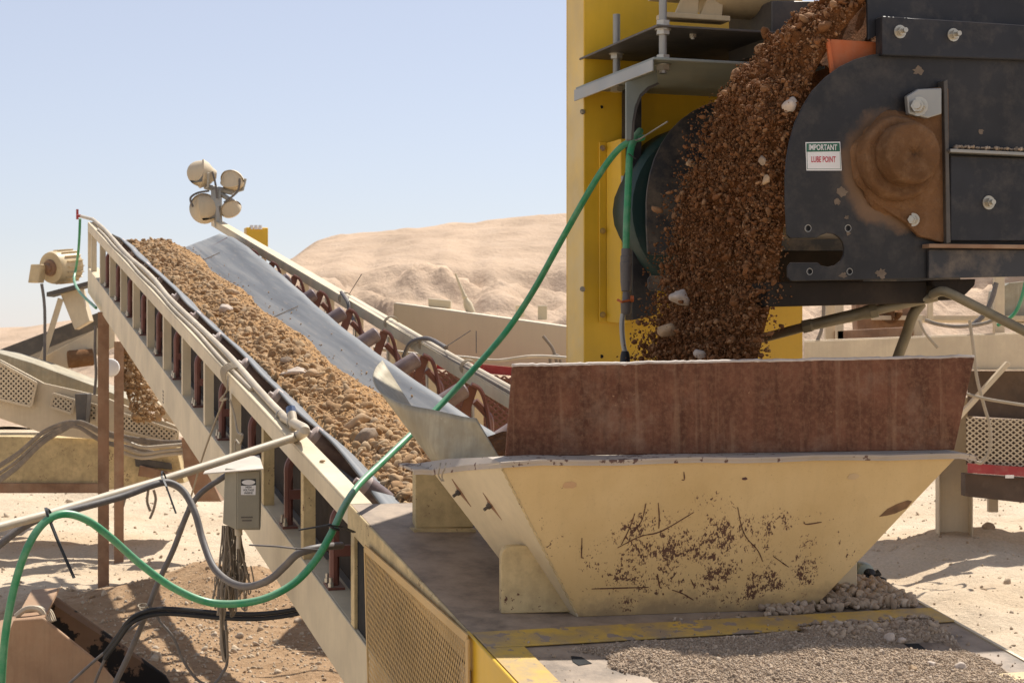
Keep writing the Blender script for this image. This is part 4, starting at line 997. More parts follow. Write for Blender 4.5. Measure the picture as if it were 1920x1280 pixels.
for i in range(50000):
    t = rng.uniform(0, 1) ** 0.85; sm_ = SMAX(t); s = rng.uniform(0.04, sm_ + 0.01 + 0.02 * t); n = out_dir(t); p = path_at(t)
    a = noise.fractal(V((s * 4.5, t * 9, 2)), 1, 2, 5); c_2 = noise.fractal(V((s * 15, t * 26, 7)), 1, 2, 4); f = (s - 0.06) / (sm_ - 0.06); edge = max(0, math.sin(math.pi * min(1, max(0, f)))) ** 0.35
    off = th(t) * edge * (0.55 + 0.75 * a) + 0.04 * c_2 - 0.02 - 0.015 * t + rng.normal(0.0, 0.006 + 0.032 * t * t) + rng.exponential(0.002 + 0.035 * max(0, t - 0.4))
    if t < 0.38 and rng.random() < 0.6: continue
    if t > 0.4 and rng.random() < 0.25: off = rng.uniform(-0.06, 0.12)
    sz = min(0.026, 0.0022 + 0.0021 * rng.exponential(1.0))
    if rng.random() < 0.03: sz = rng.uniform(0.008, 0.018)
    if 0.10 < t < 0.35 and rng.random() < 0.006: sz = rng.uniform(0.018, 0.034)
    if t < 0.12: sz *= 0.75
    pts.append((p + DH * s + n * off)[:]); szs.append(sz)
me = rock_mesh('falling_gravel', pts, szs, big=0.010); tag(link('falling_gravel', me, M['fall_stone']), 'brown stones and crumbs cascading from the feeder into the hopper', 'gravel', kind='stuff')
for px, py, r, Y, lb, m, sd in ((1481, 198, 0.036, 7.0, 'cream heart shaped stone near the top of the falling soil', 'pale_rock', 1), (1277, 560, 0.050, 7.45, 'largest pale stone in mid fall at the left of the stream', 'pale_rock', 2), (1312, 664, 0.030, 7.2, 'pale stone falling just above the rusty plate', 'pale_rock', 3),
                                (1366, 664, 0.028, 7.2, 'second pale stone above the rusty plate, farther right', 'pale_rock', 4), (1376, 634, 0.020, 7.2, 'small pale stone above the pair over the rusty plate', 'pale_rock', 5), (1294, 307, 0.024, 7.85, 'tan stone flying clear on the left of the stream', 'tan_rock', 0), (1250, 618, 0.045, 7.5, 'big brown clod at the lower left of the stream', 'tan_rock', 3),
                                (1436, 338, 0.022, 6.95, 'tan stone at the right side of the stream', 'tan_rock', 2), (1430, 300, 0.02, 6.95, 'brown stone above the tan one at the right of the stream', 'brown_rock', 5)):
    one_rock('falling_stone', lb, P(px, py, Y), r, M[m], sd, (1, 0.8, 0.75), (0.3, px * 0.01, 0.4))

# ================================================================== YELLOW HOUSING
YS = 1.75
yh = thing('yellow_housing', 'tall yellow steel housing standing behind the falling soil', 'housing', V((FP(1280, 900, YS).x, FP(1280, 900, YS).y, 0)))
def YP(px, py, s=YS): return FP(px, py, s)
zt = H + 4.2
def lift(p, z): return V((p.x, p.y, z))
a_, b_ = YP(1095, 300), YP(1505, 300)
mb = MB(); mb.prism([lift(a_, 0), lift(b_, 0), lift(b_, zt), lift(a_, zt)], DH * 0.008); build('front_panel', mb, M['yellow'], yh, 0.002)
M['yellow_pale'] = mat('dusty pale yellow paint', (0.66, 0.46, 0.13), 0.5, dust=(0.62, 0.5, 0.27), dust_amt=0.5, dscale=2)  # paler, dustier yellow for the left side panel only
YD_ = 0.23
c_ = a_ + DH * 0.009
mb = MB(); mb.prism([lift(c_, 0), lift(c_, zt), lift(c_ + DH * YD_, zt), lift(c_ + DH * YD_, 0)], CR * 0.008); build('side_panel', mb, M['yellow_pale'], yh, 0.003)
mb = MB(); mb.prism([lift(b_ + DH * 0.009, 0), lift(b_ + DH * 0.009, zt), lift(b_ + DH * YD_, zt), lift(b_ + DH * YD_, 0)], -CR * 0.008); build('side_panel', mb, M['yellow'], yh)
mb = MB(); mb.prism([lift(c_ + DH * (YD_ + 0.001), 0), lift(c_ + DH * (YD_ + 0.001), zt), lift(b_ + DH * (YD_ + 0.001), zt), lift(b_ + DH * (YD_ + 0.001), 0)], DH * 0.008); build('back_panel', mb, M['yellow'], yh)
def ypoly(pp, s0, s1, m, name, bev=0.002, parent=None):
    m_ = MB(); m_.prism([YP(x, y, s0) for x, y in pp], DH * (s1 - s0)); return build(name, m_, m, parent or yh, bev)
# folded bracket on the left
m_ = MB(); q0 = [(1124, 266), (1137, 266), (1137, 604), (1124, 604)]
m_.prism([YP(x, y, YS - 0.012) for x, y in q0], DH * 0.010); build('bracket', m_, M['yellow'], yh, 0.002)
m_ = MB(); a1, a2 = [YP(1137, 268, YS - 0.012), YP(1137, 604, YS - 0.012)], [YP(1164, 260, YS - 0.10), YP(1166, 606, YS - 0.10)]
m_.prism([a1[0], a2[0], a2[1], a1[1]], DH * 0.006 + CR * 0.003); m_.prism([a2[0], a2[0] + CR * 0.04, a2[1] + CR * 0.04, a2[1]], DH * 0.006); build('bracket', m_, M['yellow'], yh, 0.002)
for py in (278, 433, 590): build('bolt', bolt_mb(YP(1130, py, YS - 0.013), EN, 0.010, 0.4), M['yellow_worn'], yh)
for px, py in ((1092, 210), (1092, 542)): build('bolt', bolt_mb(YP(px, py, YS - 0.001), EN, 0.009, 0.4), M['bolt'], yh)
for px, py, r in ((1128, 201, 0.008), (1128, 668, 0.009), (1301, 160, 0.045)):
    mb = MB(); mb.cyl(YP(px, py, YS - 0.0005), YP(px, py, YS - 0.002), r, 20); build('hole', mb, M['void'], yh)
# dark guard column between bracket and stream
ypoly([(1186, 150), (1203, 150), (1203, 330), (1232, 360), (1232, 590), (1186, 600)], 1.56, 1.70, M['navy'], 'guard_column')
for px, py in ((1202, 343), (1202, 421), (1203, 467)): build('bolt', bolt_mb(YP(px, py, 1.559), EN, 0.008, 0.3), M['bolt'], yh)
# green cowl
m_ = MB(); cc = YP(1330, 395, 1.5)
M['greencowl'] = mat('dark green cowl', (0.014, 0.04, 0.036), 0.5, dust=(0.1, 0.09, 0.07), dust_amt=0.35)
m_.lathe(cc, DH, [(0.0, 0.02), (0.0, 0.40), (0.03, 0.42), (0.2, 0.42), (0.2, 0.02)], 40); build('drive_cowl', m_, M['greencowl'], yh, smooth='auto')
# two stickers seen edge-on on the bracket
ypoly([(1165, 330), (1169, 330), (1169, 372), (1165, 372)], YS - 0.1035, YS - 0.1005, M['white'], 'warning_sticker', 0)
ypoly([(1165, 384), (1169, 384), (1169, 424), (1165, 424)], YS - 0.1035, YS - 0.1005, M['white'], 'warning_sticker', 0)

# motor mount shelf with studs
sh = thing('motor_mount', 'pair of steel mounting plates on threaded studs fixed to the yellow housing', 'motor mount', P(1180, 170, 8.2))
def shelf(corner, left_far, right_px, Y, th_, m, name):
    p = P(corner[0], corner[1], Y); a = DH * 0.98
    r = p + CR * (right_px - corner[0]) * Y / F / CR.x * 1.02
    m_ = MB(); m_.prism([p, r, r + a * 0.99, p + a * 0.99], UP * th_); return build(name, m_, m, sh, 0.002), p, r
_, pl, pr = shelf((1226, 112), None, 1560, 7.6, 0.012, M['steel_green'], 'lower_plate')
m_ = MB(); m_.prism([pl - CR * 0.001, pl + DH * 0.97 - CR * 0.001, pl + DH * 0.97 - UP * 0.055 - CR * 0.001, pl - UP * 0.05 - CR * 0.001], -CR * 0.008); build('side_flange', m_, M['steel'], sh, 0.002)
_, ul, ur = shelf((1232, 50), None, 1600, 7.66, 0.010, M['steel_dark'], 'upper_plate')
for px, py0, py1, Y in ((1243, -30, 138, 7.72), (1156, 28, 172, 8.38)):
    m_ = MB(); m_.cyl(P(px, py0, Y), P(px, py1, Y), 0.0165, 16); so_ = build('stud', m_, M['steel'], sh, smooth='auto')
    zz = [ul.z + 0.011, ul.z - 0.026, pl.z + 0.013, pl.z - 0.028]
    for z in zz:
        m_ = MB(); c = P(px, 100, Y); m_.tube([V((c.x, c.y, z)), V((c.x, c.y, z + 0.025))], 0.031, 6)
        m_.tube([V((c.x, c.y, z + (0 if z in (zz[0], zz[2]) else 0.0205))), V((c.x, c.y, z + (0.004 if z in (zz[0], zz[2]) else 0.0249)))], 0.036, 16)
        build('nut', m_, M['bolt'], so_)
    m_ = MB(); c = P(px, py0, Y); 
    z = P(px, py1, Y).z
    while z < c.z: m_.tube([V((c.x, c.y, z)), V((c.x, c.y, z + 0.0022))], 0.0178, 16); z += 0.005
    build('thread', m_, M['steel'], so_)
# gusset bracket under the shelf
gq = [(1174, 155), (1232, 134), (1234, 155), (1215, 163), (1200, 178), (1191, 200), (1186, 228), (1184, 262), (1174, 262)]
m_ = MB(); m_.prism([FP(x, y, 1.05) for x, y in gq], DH * 0.012); build('gusset', m_, M['steel_green'], sh, 0.002)
m_ = MB(); m_.prism([FP(x, y, 1.05) for x, y in ((1184, 262), (1186, 228), (1191, 200), (1200, 178), (1215, 163), (1234, 155), (1236, 158), (1218, 167), (1203, 182), (1195, 203), (1190, 229), (1188, 262))], DH * 0.06); build('gusset', m_, M['steel_dark'], sh, 0.0)
# electric motor
em = thing('electric_motor', 'cream electric motor with ribbed feet bolted on the upper mounting plate', 'motor', P(1350, 40, 8.0))
mc = P(1395, -42, 8.1)
m_ = MB(); m_.lathe(mc - CR * 0.20, CR, [(0, 0.10), (0.0, 0.175), (0.03, 0.19), (0.36, 0.19), (0.40, 0.17)], 36); build('body', m_, M['motor'], em, smooth='auto')
m_ = MB()
for k in range(7): m_.obox(mc - CR * (0.31 - 0.01 * k) + UP * (-0.10 + 0.02 * k), CR * 0.10, DH * 0.16, UP * 0.005)
build('fin', m_, M['motor'], em, 0.001)
m_ = MB(); fp_ = P(1300, 40, 7.9)
for dx_ in (-0.10, 0.02):
    m_.prism([fp_ + CR * dx_, fp_ + CR * (dx_ + 0.12), fp_ + CR * (dx_ + 0.13) + UP * 0.12, fp_ + CR * (dx_ + 0.06) + UP * 0.13], DH * 0.02)
m_.obox(fp_ + UP * 0.012, CR * 0.16, DH * 0.05, UP * 0.012); build('foot', m_, M['motor'], em, 0.003)
build('bolt', bolt_mb(P(1299, 62, 7.85) + UP * 0.0, -UP, 0.016, 0.5), M['bolt'], em)

# ================================================================== HOSES AND CABLES
hose_pts = [P(1205, 258, 8.05), P(1186, 263, 8.0), P(1160, 280, 8.0), P(1130, 318, 8.05), P(1095, 375, 8.1), P(1050, 455, 8.2), P(1000, 545, 8.3), P(950, 620, 8.35), P(890, 690, 8.3), P(830, 755, 8.2), P(770, 815, 8.0), P(715, 868, 7.7), P(672, 910, 7.45), P(645, 950, 7.25), P(622, 998, 7.12), P(590, 1052, 7.05), P(545, 1097, 7.0), P(480, 1126, 6.95), P(400, 1130, 6.95), P(330, 1104, 6.9), P(265, 1058, 6.85), P(205, 1005, 6.8), P(160, 973, 6.75), P(118, 963, 6.7), P(82, 980, 6.65), P(52, 1025, 6.6), P(28, 1095, 6.6), P(10, 1190, 6.6), P(2, 1300, 6.6), P(0, 1420, 6.6)]
mb = MB(); mb.tube(catmull(hose_pts, 8), 0.0152, 12)
solo('green_hose', 'long bright green water hose sagging from the yellow housing across the conveyor', 'hose', mb, M['hose'], smooth='auto')
vh = thing('hose_drop', 'short vertical green hose with black connectors hanging in front of the yellow bracket', 'hose', P(1172, 690, 8.0))
mb = MB(); mb.tube(catmull([P(1200, 246, 8.1), P(1189, 262, 8.0), P(1181, 290, 7.95), P(1178, 350, 7.95), P(1175, 420, 7.95), P(1174, 470, 7.95)], 8), 0.0165, 12); build('tube', mb, M['hose'], vh, smooth='auto')
mb = MB(); q = P(1174, 466, 7.95); sc1 = 7.95 / F
mb.lathe(q, -UP, [(0, 0.02), (0.005, 0.022), (0.03, 0.022), (0.034, 0.026), (0.06, 0.026), (0.062, 0.028), (0.15, 0.026), (0.19, 0.022), (0.195, 0.015), (0.235, 0.018), (0.245, 0.026), (0.29, 0.024), (0.30, 0.016)], 18); build('connector', mb, M['cable'], vh, smooth='auto')
mb = MB(); mb.tube(catmull([P(1168, 588, 7.95), P(1166, 610, 7.95), P(1168, 640, 7.95), P(1172, 662, 7.95)], 5), 0.012, 10); build('lead', mb, M['steel'], vh, smooth='auto')
mb = MB(); mb.lathe(P(1172, 658, 7.95), -UP, [(0, 0.016), (0.02, 0.022), (0.07, 0.024), (0.2, 0.024)], 14); build('connector', mb, M['black'], vh, smooth='auto')
mb = MB(); mb.tube([P(1158, 562, 7.92), P(1166, 566, 7.9), P(1180, 563, 7.92)], 0.006, 6); mb.lathe(P(1182, 560, 7.93), V((1, 0, 0)), [(0, 0.015), (0.015, 0.015)], 12); build('clip', mb, M['orange'], vh)
# ties on the hose top
def ziptie(lb, pts, r=0.0045, m='black', name='cable_tie', loop=None):
    m_ = MB(); q = [P(*p) for p in pts]; 
    for a, b2 in zip(q, q[1:]): m_.beam(a, b2, r * 2.4, r)
    if loop:
        c, ax, rad = loop; ax = V(ax).normalized(); e1 = ax.cross(UP).normalized(); e2 = ax.cross(e1)
        m_.tube([P(*c) + (e1 * math.cos(t) + e2 * math.sin(t)) * rad for t in [2 * math.pi * k / 16 for k in range(17)]], r, 6, cap=False)
    return solo(name, lb, 'cable tie', m_, M[m], group='cable ties')
ziptie('pale cable tie tail sticking out from the top of the green hose', [(1198, 262, 7.95), (1225, 245, 7.9), (1252, 228, 7.85)], 0.004, 'steel', loop=((1188, 263, 8.0), (0.3, 0.2, -1), 0.026))
ziptie('black cable tie round the upright green hose under the bend', [(1178, 288, 7.92), (1192, 298, 7.92)], 0.004, loop=((1180, 286, 7.955), (0, 0, 1), 0.021))
ziptie('black cable tie with a long tail hanging from the pipe at the far left', [(86, 952, 7.5), (92, 972, 6.7), (112, 1022, 6.68), (139, 1083, 6.66)], 0.0055, loop=((93, 966, 6.68), (1, 0, 0.35), 0.024))
ziptie('black cable tie holding the grey cable under the middle of the pipe', [(303, 892, 8.05), (312, 912, 8.0), (330, 962, 7.98)], 0.004, loop=((308, 897, 8.1), (1, 0, 0.3), 0.034))
ziptie('dark cable tie pointing left from the grey cable on the truss', [(468, 1021, 7.5), (520, 1024, 7.48), (555, 1028, 7.45), (600, 1030, 7.5)], 0.006, 'cable')
ziptie('black cable tie clamping the green hose to the truss post', [(560, 993, 7.0), (615, 984, 7.0), (640, 987, 7.05), (664, 997, 7.3)], 0.006, loop=((626, 988, 7.13), (0.5, 0, 1), 0.022))
# grey conduit cable
mb = MB(); mb.tube(catmull([P(-30, 1045, 7.6), P(0, 1020, 7.6), P(40, 990, 7.65), P(85, 968, 7.7), P(150, 952, 7.8), P(230, 930, 7.95), P(290, 908, 8.05), P(318, 905, 8.1), P(345, 922, 8.1), P(366, 962, 8.05), P(380, 1012, 8.0), P(400, 1062, 7.9), P(430, 1090, 7.8), P(465, 1099, 7.7), P(505, 1086, 7.6), P(535, 1060, 7.55), P(560, 1037, 7.5), P(600, 1026, 7.55), P(640, 1022, 7.75)], 8), 0.0165, 12)
solo('grey_cable', 'thick grey cable drooping from the pipe and looping up to the truss', 'cable', mb, M['cable'], smooth='auto')
# black twin cables behind
mb = MB()
for dz in (0, 9):
    mb.tube(catmull([P(196, 1225 + dz, 9.7), P(222, 1190 + dz, 9.65), P(242, 1163 + dz, 9.6), P(266, 1148 + dz, 9.6), P(300, 1141 + dz, 9.6), P(340, 1142 + dz, 9.6), P(420, 1149 + dz, 9.55), P(490, 1150 + dz, 9.5), P(560, 1140 + dz, 9.4), P(620, 1120 + dz, 9.35)], 7), 0.013, 8)
solo('twin_cable', 'pair of black cables running level under the truss', 'cable', mb, M['black'], smooth='auto')
# PVC pipe along the rail
pv = thing('water_pipe', 'pale plastic water pipe lying along the left rail and branching off left', 'pipe', LP(575, 830, 0.05))
rail = [(150, 402), (165, 412), (180, 425), (203, 455), (228, 483), (253, 503), (271, 516), (284, 538), (317, 580), (350, 609), (385, 645), (433, 690), (475, 731), (515, 770), (540, 788)]
rs = [13.95 - (13.95 - 2.50) * i / 22 for i in range(23)]
mb = MB(); mb.tube(catmull([C(0.068 + 0.012 * math.sin(a * 1.6 + 0.6), a, 0.024 + 0.008 * abs(math.sin(a * 1.3))) for a in rs], 6) + [LP(540, 788, 0.055)], 0.021, 12); build('rail_pipe', mb, M['pvc'], pv, smooth='auto')
mb = MB(); mb.tube(catmull([C(0.030 + 0.006 * math.sin(a * 2.7), a, 0.013) for a in rs[2:22]], 6), 0.012, 8); build('rail_pipe', mb, M['pvc'], pv, smooth='auto')
mb = MB(); e0, e1_, e2_ = LP(533, 783, 0.055), LP(574, 806, 0.0), P(545, 822, 8.9)
mb.tube(catmull([e0, LP(555, 795, 0.055), LP(572, 806, 0.03), e2_ + V((0.03, 0.05, 0.01)), e2_], 6), [0.026] * 25, 14); build('elbow', mb, M['pvc'], pv, smooth='auto')
mb = MB(); mb.tube([LP(552, 795, 0.055) - UP * 0.02, LP(547, 775, 0.055)], 0.024, 12); tee = build('tee', mb, M['pvc'], pv, smooth='auto')
mb = MB(); mb.tube([LP(547, 779, 0.055), LP(545, 764, 0.055)], 0.026, 8); build('blue_cap', mb, M['blue'], tee)
mb = MB(); mb.tube([e2_ + V((0.01, 0, 0.003)), P(300, 901, 8.3), P(95, 962, 7.7), P(-40, 998, 7.4)], 0.0205, 14); build('branch_pipe', mb, M['pvc'], pv, smooth='auto')
for q in ((548, 792), (527, 778)):
    mb = MB(); c = LP(q[0], q[1], 0.055); ax = DS.normalized(); e = CR; f_ = ax.cross(e)
    mb.tube([c + (e * math.cos(t) + f_ * math.sin(t)) * 0.0265 for t in [2 * math.pi * k / 16 for k in range(17)]], 0.004, 6, cap=False); build('clamp', mb, M['steel'], pv)
mb = MB(); mb.tube([C(0.068, 13.93, 0.026), LP(150, 405, 0.05)], 0.02, 10); build('rail_pipe', mb, M['pvc'], pv)
mb = MB(); hd = LP(145, 404, 0.05); mb.lathe(LP(152, 405, 0.05), V((-1, -0.2, 0)), [(0, 0.02), (0.05, 0.02)], 10); mb.beam(hd + UP * 0.08, hd - UP * 0.05, 0.03, 0.02); build('valve_handle', mb, M['red'], pv)
# green riser at the head
mb = MB(); mb.tube(catmull([LP(150, 410, -0.06), LP(149, 440, -0.06), LP(147, 470, -0.06), LP(143, 500, -0.06), LP(139, 525, -0.1), LP(150, 548, -0.1), LP(180, 577, -0.06)], 6), 0.016, 8)
solo('hose_riser', 'thin green hose hanging at the upper end of the conveyor', 'hose', mb, M['hose'], smooth='auto')
# rope lashing with knot, two tails
mb = MB()
for k in range(5):
    c = LP(437 + k * 2, 696 + k * 2, 0.05); ax = DS.normalized(); f_ = ax.cross(CR)
    mb.tube([c + CR * -0.01 + (CR * math.cos(t) * 0.066 + f_ * math.sin(t) * (0.05 + 0.07 * max(0, -math.sin(t) * (1 if f_.z > 0 else -1)))) for t in [2 * math.pi * j / 20 for j in range(21)]], 0.006, 6, cap=False)
for pp in ([(428, 705, -0.03), (426, 730, -0.04), (418, 745, -0.05), (425, 748, -0.05), (413, 750, -0.05), (420, 741, -0.06)], [(420, 748, -0.05), (400, 800, -0.06), (380, 856, -0.08), (352, 950, -0.10), (330, 1000, -0.12)], [(431, 748, -0.05), (440, 780, -0.03), (446, 810, -0.03), (455, 815, -0.04), (450, 832, -0.04), (442, 825, -0.04), (441, 845, -0.04)]):
    mb.tube(catmull([LP(x, y, u) for x, y, u in pp], 7), 0.0065, 6)
solo('rope', 'frayed tan rope knotted round the left rail with hanging tails', 'rope', mb, M['rope'], smooth='auto')
# slanted poles / cables on the left (bundle running to the ground)
mb = MB(); mb.tube(catmull([P(440, 880, 9.95), P(410, 900, 9.9), P(390, 913, 9.9), P(371, 930, 9.9), P(352, 960, 9.9), P(325, 1030, 9.9), P(297, 1090, 9.9), P(278, 1140, 9.9), P(262, 1180, 9.9), P(240, 1230, 9.9), P(212, 1290, 9.9), P(180, 1370, 9.9)], 6), 0.016, 10)
solo('slanting_cable', 'thick grey cable slanting down from the truss to the lower left', 'cable', mb, M['cable'], smooth='auto')
mb = MB()
for pp in ([(272, 1148), (240, 1170), (222, 1200), (175, 1240), (120, 1290)], [(275, 1155), (250, 1175), (215, 1200), (190, 1250), (170, 1300)], [(280, 1135), (292, 1150), (300, 1165), (325, 1195), (345, 1240), (372, 1275), (400, 1282), (418, 1260), (426, 1238), (424, 1180), (420, 1140)]):
    mb.tube(catmull([P(x, y, 9.85) for x, y in pp], 7), 0.0085, 8)
solo('thin_cables', 'thin grey cables splitting off and curling below the slanting cable', 'cable', mb, M['cable'], smooth='auto')
# wire lashing at the junction
mb = MB()
for k in range(4): mb.tube([P(268 + k * 3 + 9 * math.cos(t), 1135 + k * 5 + 4 * math.sin(t), 9.85 - 0.03 * math.sin(t)) for t in [2 * math.pi * j / 12 for j in range(13)]], 0.004, 5, cap=False)
solo('wire_lashing', 'dusty wire wound round the joint of the slanting cables', 'wire', mb, M['rope'])
# bundle of wires below the box
mb = MB()
for k in range(46):
    x0 = 425 + random.uniform(-8, 25); ln = random.uniform(90, 160); Y = 9.25 + random.uniform(-0.06, 0.06); dx_ = random.gauss(0, 11) + (x0 - 432) * 0.4
    q = [P(x0, 985, Y), P(x0 + random.uniform(-4, 4), 1010, Y), P(x0 + dx_ * 0.5 + random.uniform(-6, 6), 985 + ln * 0.6, Y), P(x0 + dx_, 985 + ln, Y), P(x0 + dx_ + random.uniform(-10, 14), 985 + ln * 1.02 + 4, Y), P(x0 + dx_ * 0.8 + random.uniform(3, 10), 985 + ln * 0.75, Y)]
    mb.tube(catmull(q, 5), 0.0042, 5)
for k in range(12):
    x0 = 420 + random.uniform(-6, 10); Y = 9.25 + random.uniform(-0.04, 0.04)
    mb.tube(catmull([P(x0, 1080, Y), P(418 + random.uniform(-4, 4), 1150, Y), P(415 + random.uniform(-3, 6), 1200, Y), P(421 + random.uniform(-3, 3), 1238, Y), P(426, 1225, Y), P(424 + random.uniform(-3, 3), 1180, Y)], 5), 0.0045, 5)
for k in range(16):
    x0 = 425 + random.uniform(-12, 14); y0 = random.uniform(990, 1130); Y = 9.2; a = random.uniform(-1, 1)
    mb.tube(catmull([P(x0, y0, Y), P(x0 + a * 18, y0 + random.uniform(5, 25), Y), P(x0 + a * 24, y0 + random.uniform(20, 45), Y), P(x0 + a * random.uniform(4, 30), y0 + random.uniform(40, 60), Y)], 5), 0.003, 5)
solo('wire_bundle', 'tangled bundle of dusty thin wires hanging below the electrical box', 'wires', mb, M['wire'], smooth='auto')

# electrical box
eb = thing('electrical_box', 'grey electrical box with a high voltage label hung on the truss side', 'electrical box', LP(455, 993, -0.16))
UB = -0.26
fx = V((1, 0.12, 0)).normalized(); fn = V((0.12, -1, 0)).normalized()
bc_ = P(466, 942, 9.05)
def BX(px, py, d=0.0): return onplane(px, py, bc_, fn) + fn * d
mb = MB(); mb.prism([BX(444, 880), BX(489, 878), BX(488, 993), BX(444, 993)], -fn * 0.15); build('box_body', mb, M['greybox'], eb, 0.004, seg=2)
mb = MB(); mb.prism([BX(444, 880), BX(444, 993), BX(417, 983) - fn * 0.06, BX(421, 880) - fn * 0.06], -fn * 0.09 ); build('box_side', mb, M['greybox'], eb, 0.003)
mb = MB(); mb.prism([BX(445, 884, 0.0), BX(487, 882, 0.0), BX(486, 990, 0.0), BX(445, 991, 0.0)], fn * 0.006); build('door', mb, M['greybox'], eb, 0.002)
rf = [P(381, 889, 9.1), P(494, 880, 8.95), P(486, 855, 9.45), P(398, 864, 9.5)]
mb = MB(); mb.prism(rf, UP * 0.006); build('roof_plate', mb, M['roofplate'], eb, 0.001)
mb = MB(); mb.prism([BX(452, 910, 0.0065), BX(480, 909, 0.0065), BX(479, 927, 0.0065), BX(452, 927, 0.0065)], fn * 0.001); lb = build('label_plate', mb, M['white'], eb)
mb = MB(); mb.prism([BX(452, 898, 0.0065), BX(480, 897, 0.0065), BX(480, 909, 0.0065), BX(452, 910, 0.0065)], fn * 0.001); build('header', mb, M['sblack'], lb)
mb = MB(); cc = BX(466, 903.5, 0.0078); mb.prism([cc + fx * 0.034 * math.cos(t) + UP * 0.013 * math.sin(t) for t in [2 * math.pi * k / 20 for k in range(20)]], fn * 0.0006); build('oval', mb, M['white'], lb)
for t_, yy, ww in (('HIGH', 912.5, 0.030), ('VOLTAGE', 918, 0.055), ('INSIDE', 923.5, 0.042)): text_mesh(t_, ww, BX(466, yy, 0.0078), fx, UP, fn, M['sblack'], lb, 'lettering', 0.0105)
for yy, ww in ((969, 0.06), (975, 0.05)):
    mb = MB(); c = BX(463, yy, 0.0065); mb.obox(c, fx * ww / 2, UP * 0.004, fn * 0.0006); build('print_line', mb, M['steel_dark'], eb)
mb = MB(); mb.tube([BX(446, 990) - fn * 0.05, BX(447, 1005) - fn * 0.05], 0.02, 12); mb.tube([BX(447, 1005) - fn * 0.05, BX(446, 1030) - fn * 0.05], 0.012, 10); build('gland', mb, M['pvc'], eb, smooth='auto')
# cables on the right-hand rail
def RP(px, py, u=W): return onplane(px, py, C(u, 0, 0), CR)
RA = [(392, 406), (420, 428), (455, 450), (500, 478), (560, 512), (620, 545), (645, 557), (700, 590), (760, 622), (830, 662), (900, 700), (985, 748)]
rc = thing('conduit_run', 'pair of pale conduits strapped along the far rail of the conveyor', 'conduit', RP(640, 600, W + 0.05))
mb = MB(); mb.tube(catmull([RP(x, y - 3, W + 0.05) for x, y in RA], 6), 0.022, 10); build('conduit', mb, M['pvc'], rc, smooth='auto')
mb = MB(); mb.tube(catmull([RP(x, y + 3, W + 0.015) for x, y in RA[3:]], 6), 0.014, 8); build('conduit', mb, M['cable_tan'], rc, smooth='auto')
for k, (x, y) in enumerate([(482, 470), (648, 560), (735, 606), (800, 646), (880, 690)]):
    mb = MB(); c = RP(x, y, W + 0.045); f_ = DS.normalized().cross(CR)
    for j in range(2): mb.tube([c + DS * (0.03 * j) + (CR * math.cos(t) * 0.055 + f_ * math.sin(t) * 0.05) for t in [2 * math.pi * q / 16 for q in range(17)]], 0.006, 6, cap=False)
    build('strap', mb, M['rope'], rc)
for lb, pts in (('grey cable dropping off the far rail beside the second roller', [(640, 548), (652, 566), (656, 585), (668, 610), (690, 650), (700, 668)]), ('grey cable arching over the far rail near the hopper', [(757, 668), (768, 645), (785, 636), (805, 635), (825, 645), (836, 652)])):
    mb = MB(); mb.tube(catmull([RP(x, y, W - 0.03) for x, y in pts], 6), 0.016, 8); solo('cable_drop', lb, 'cable', mb, M['cable'], smooth='auto', group='cables looping over the far rail')
mb = MB(); mb.tube([RP(388, 412, W), RP(450, 440, W), RP(500, 478, W + 0.2), RP(490, 500, W + .2)], 0.012, 8)
for lb, pts in (('short wire tail poking up from the far rail on the left', [(655, 551), (678, 514)]), ('wire tail poking right from the far rail', [(836, 650), (882, 620)]), ('upright wire tail behind the far rail', [(893, 662), (893, 620)])):
    mb = MB(); mb.tube([RP(*p, W + 0.05) for p in pts], 0.0035, 5); solo('wire_tail', lb, 'wire', mb, M['cable'], group='wire tails on the far rail')

# ================================================================== FLOODLIGHTS AT THE HEAD
fl = thing('floodlight_mast', 'mast carrying four cream floodlights at the top of the conveyor', 'floodlights', RP(412, 412, W))
YL = 21.5
mb = MB(); mb.tube([P(410, 425, YL), P(406, 355, YL)], 0.05, 10); mb.tube([P(385, 350, YL), P(437, 361, YL)], 0.035, 8); mb.tube([P(408, 360, YL), P(440, 380, YL)], 0.03, 8); mb.obox(P(406, 372, YL), V((0.06, 0, 0)), V((0, 0.05, 0)), V((0, 0, 0.1))); build('mast', mb, M['steel'], fl, smooth='auto')
def lamp(px, py, rpx, face, Y=YL, yoke=None):
    c = P(px, py, Y); r = rpx * Y / F; f_ = V(face).normalized()
    m_ = MB(); m_.lathe(c - f_ * r * 0.95, f_, [(0, 0.03), (0.0, r * 0.35), (r * 0.25, r * 0.5), (r * 0.6, r * 0.82), (r * 0.95, r), (r * 1.0, r * 1.03), (r * 1.03, r * 0.98), (r * 0.98, r * 0.93)], 28); hd_ = build('lamp_housing', m_, M['cream_far'], fl, smooth='auto')
    m_ = MB(); m_.lathe(c - f_ * 0.01, f_, [(0.0, r * 0.92), (0.01, r * 0.91), (0.02, r * 0.5), (0.022, 0.01)], 28); build('lens', m_, M['lens'], hd_, smooth='auto')
    if yoke:
        m_ = MB(); e = f_.cross(UP).normalized(); t_ = P(yoke[0], yoke[1], Y)
        m_.tube([c + e * r * 1.05 - f_ * r * 0.3, c + e * r * 0.8 - UP * r * 0.9 - f_ * r * 0.3, t_, c - e * r * 0.8 - UP * r * 0.9 - f_ * r * 0.3, c - e * r * 1.05 - f_ * r * 0.3], 0.016, 6); build('yoke', m_, M['steel'], hd_)
lamp(379, 326, 27, (-0.95, -0.30, 0.10), yoke=(386, 352))
lamp(436, 339, 23, (-0.25, -0.8, -0.55), yoke=(437, 361))
lamp(383, 391, 28, (-0.15, -0.95, -0.12))
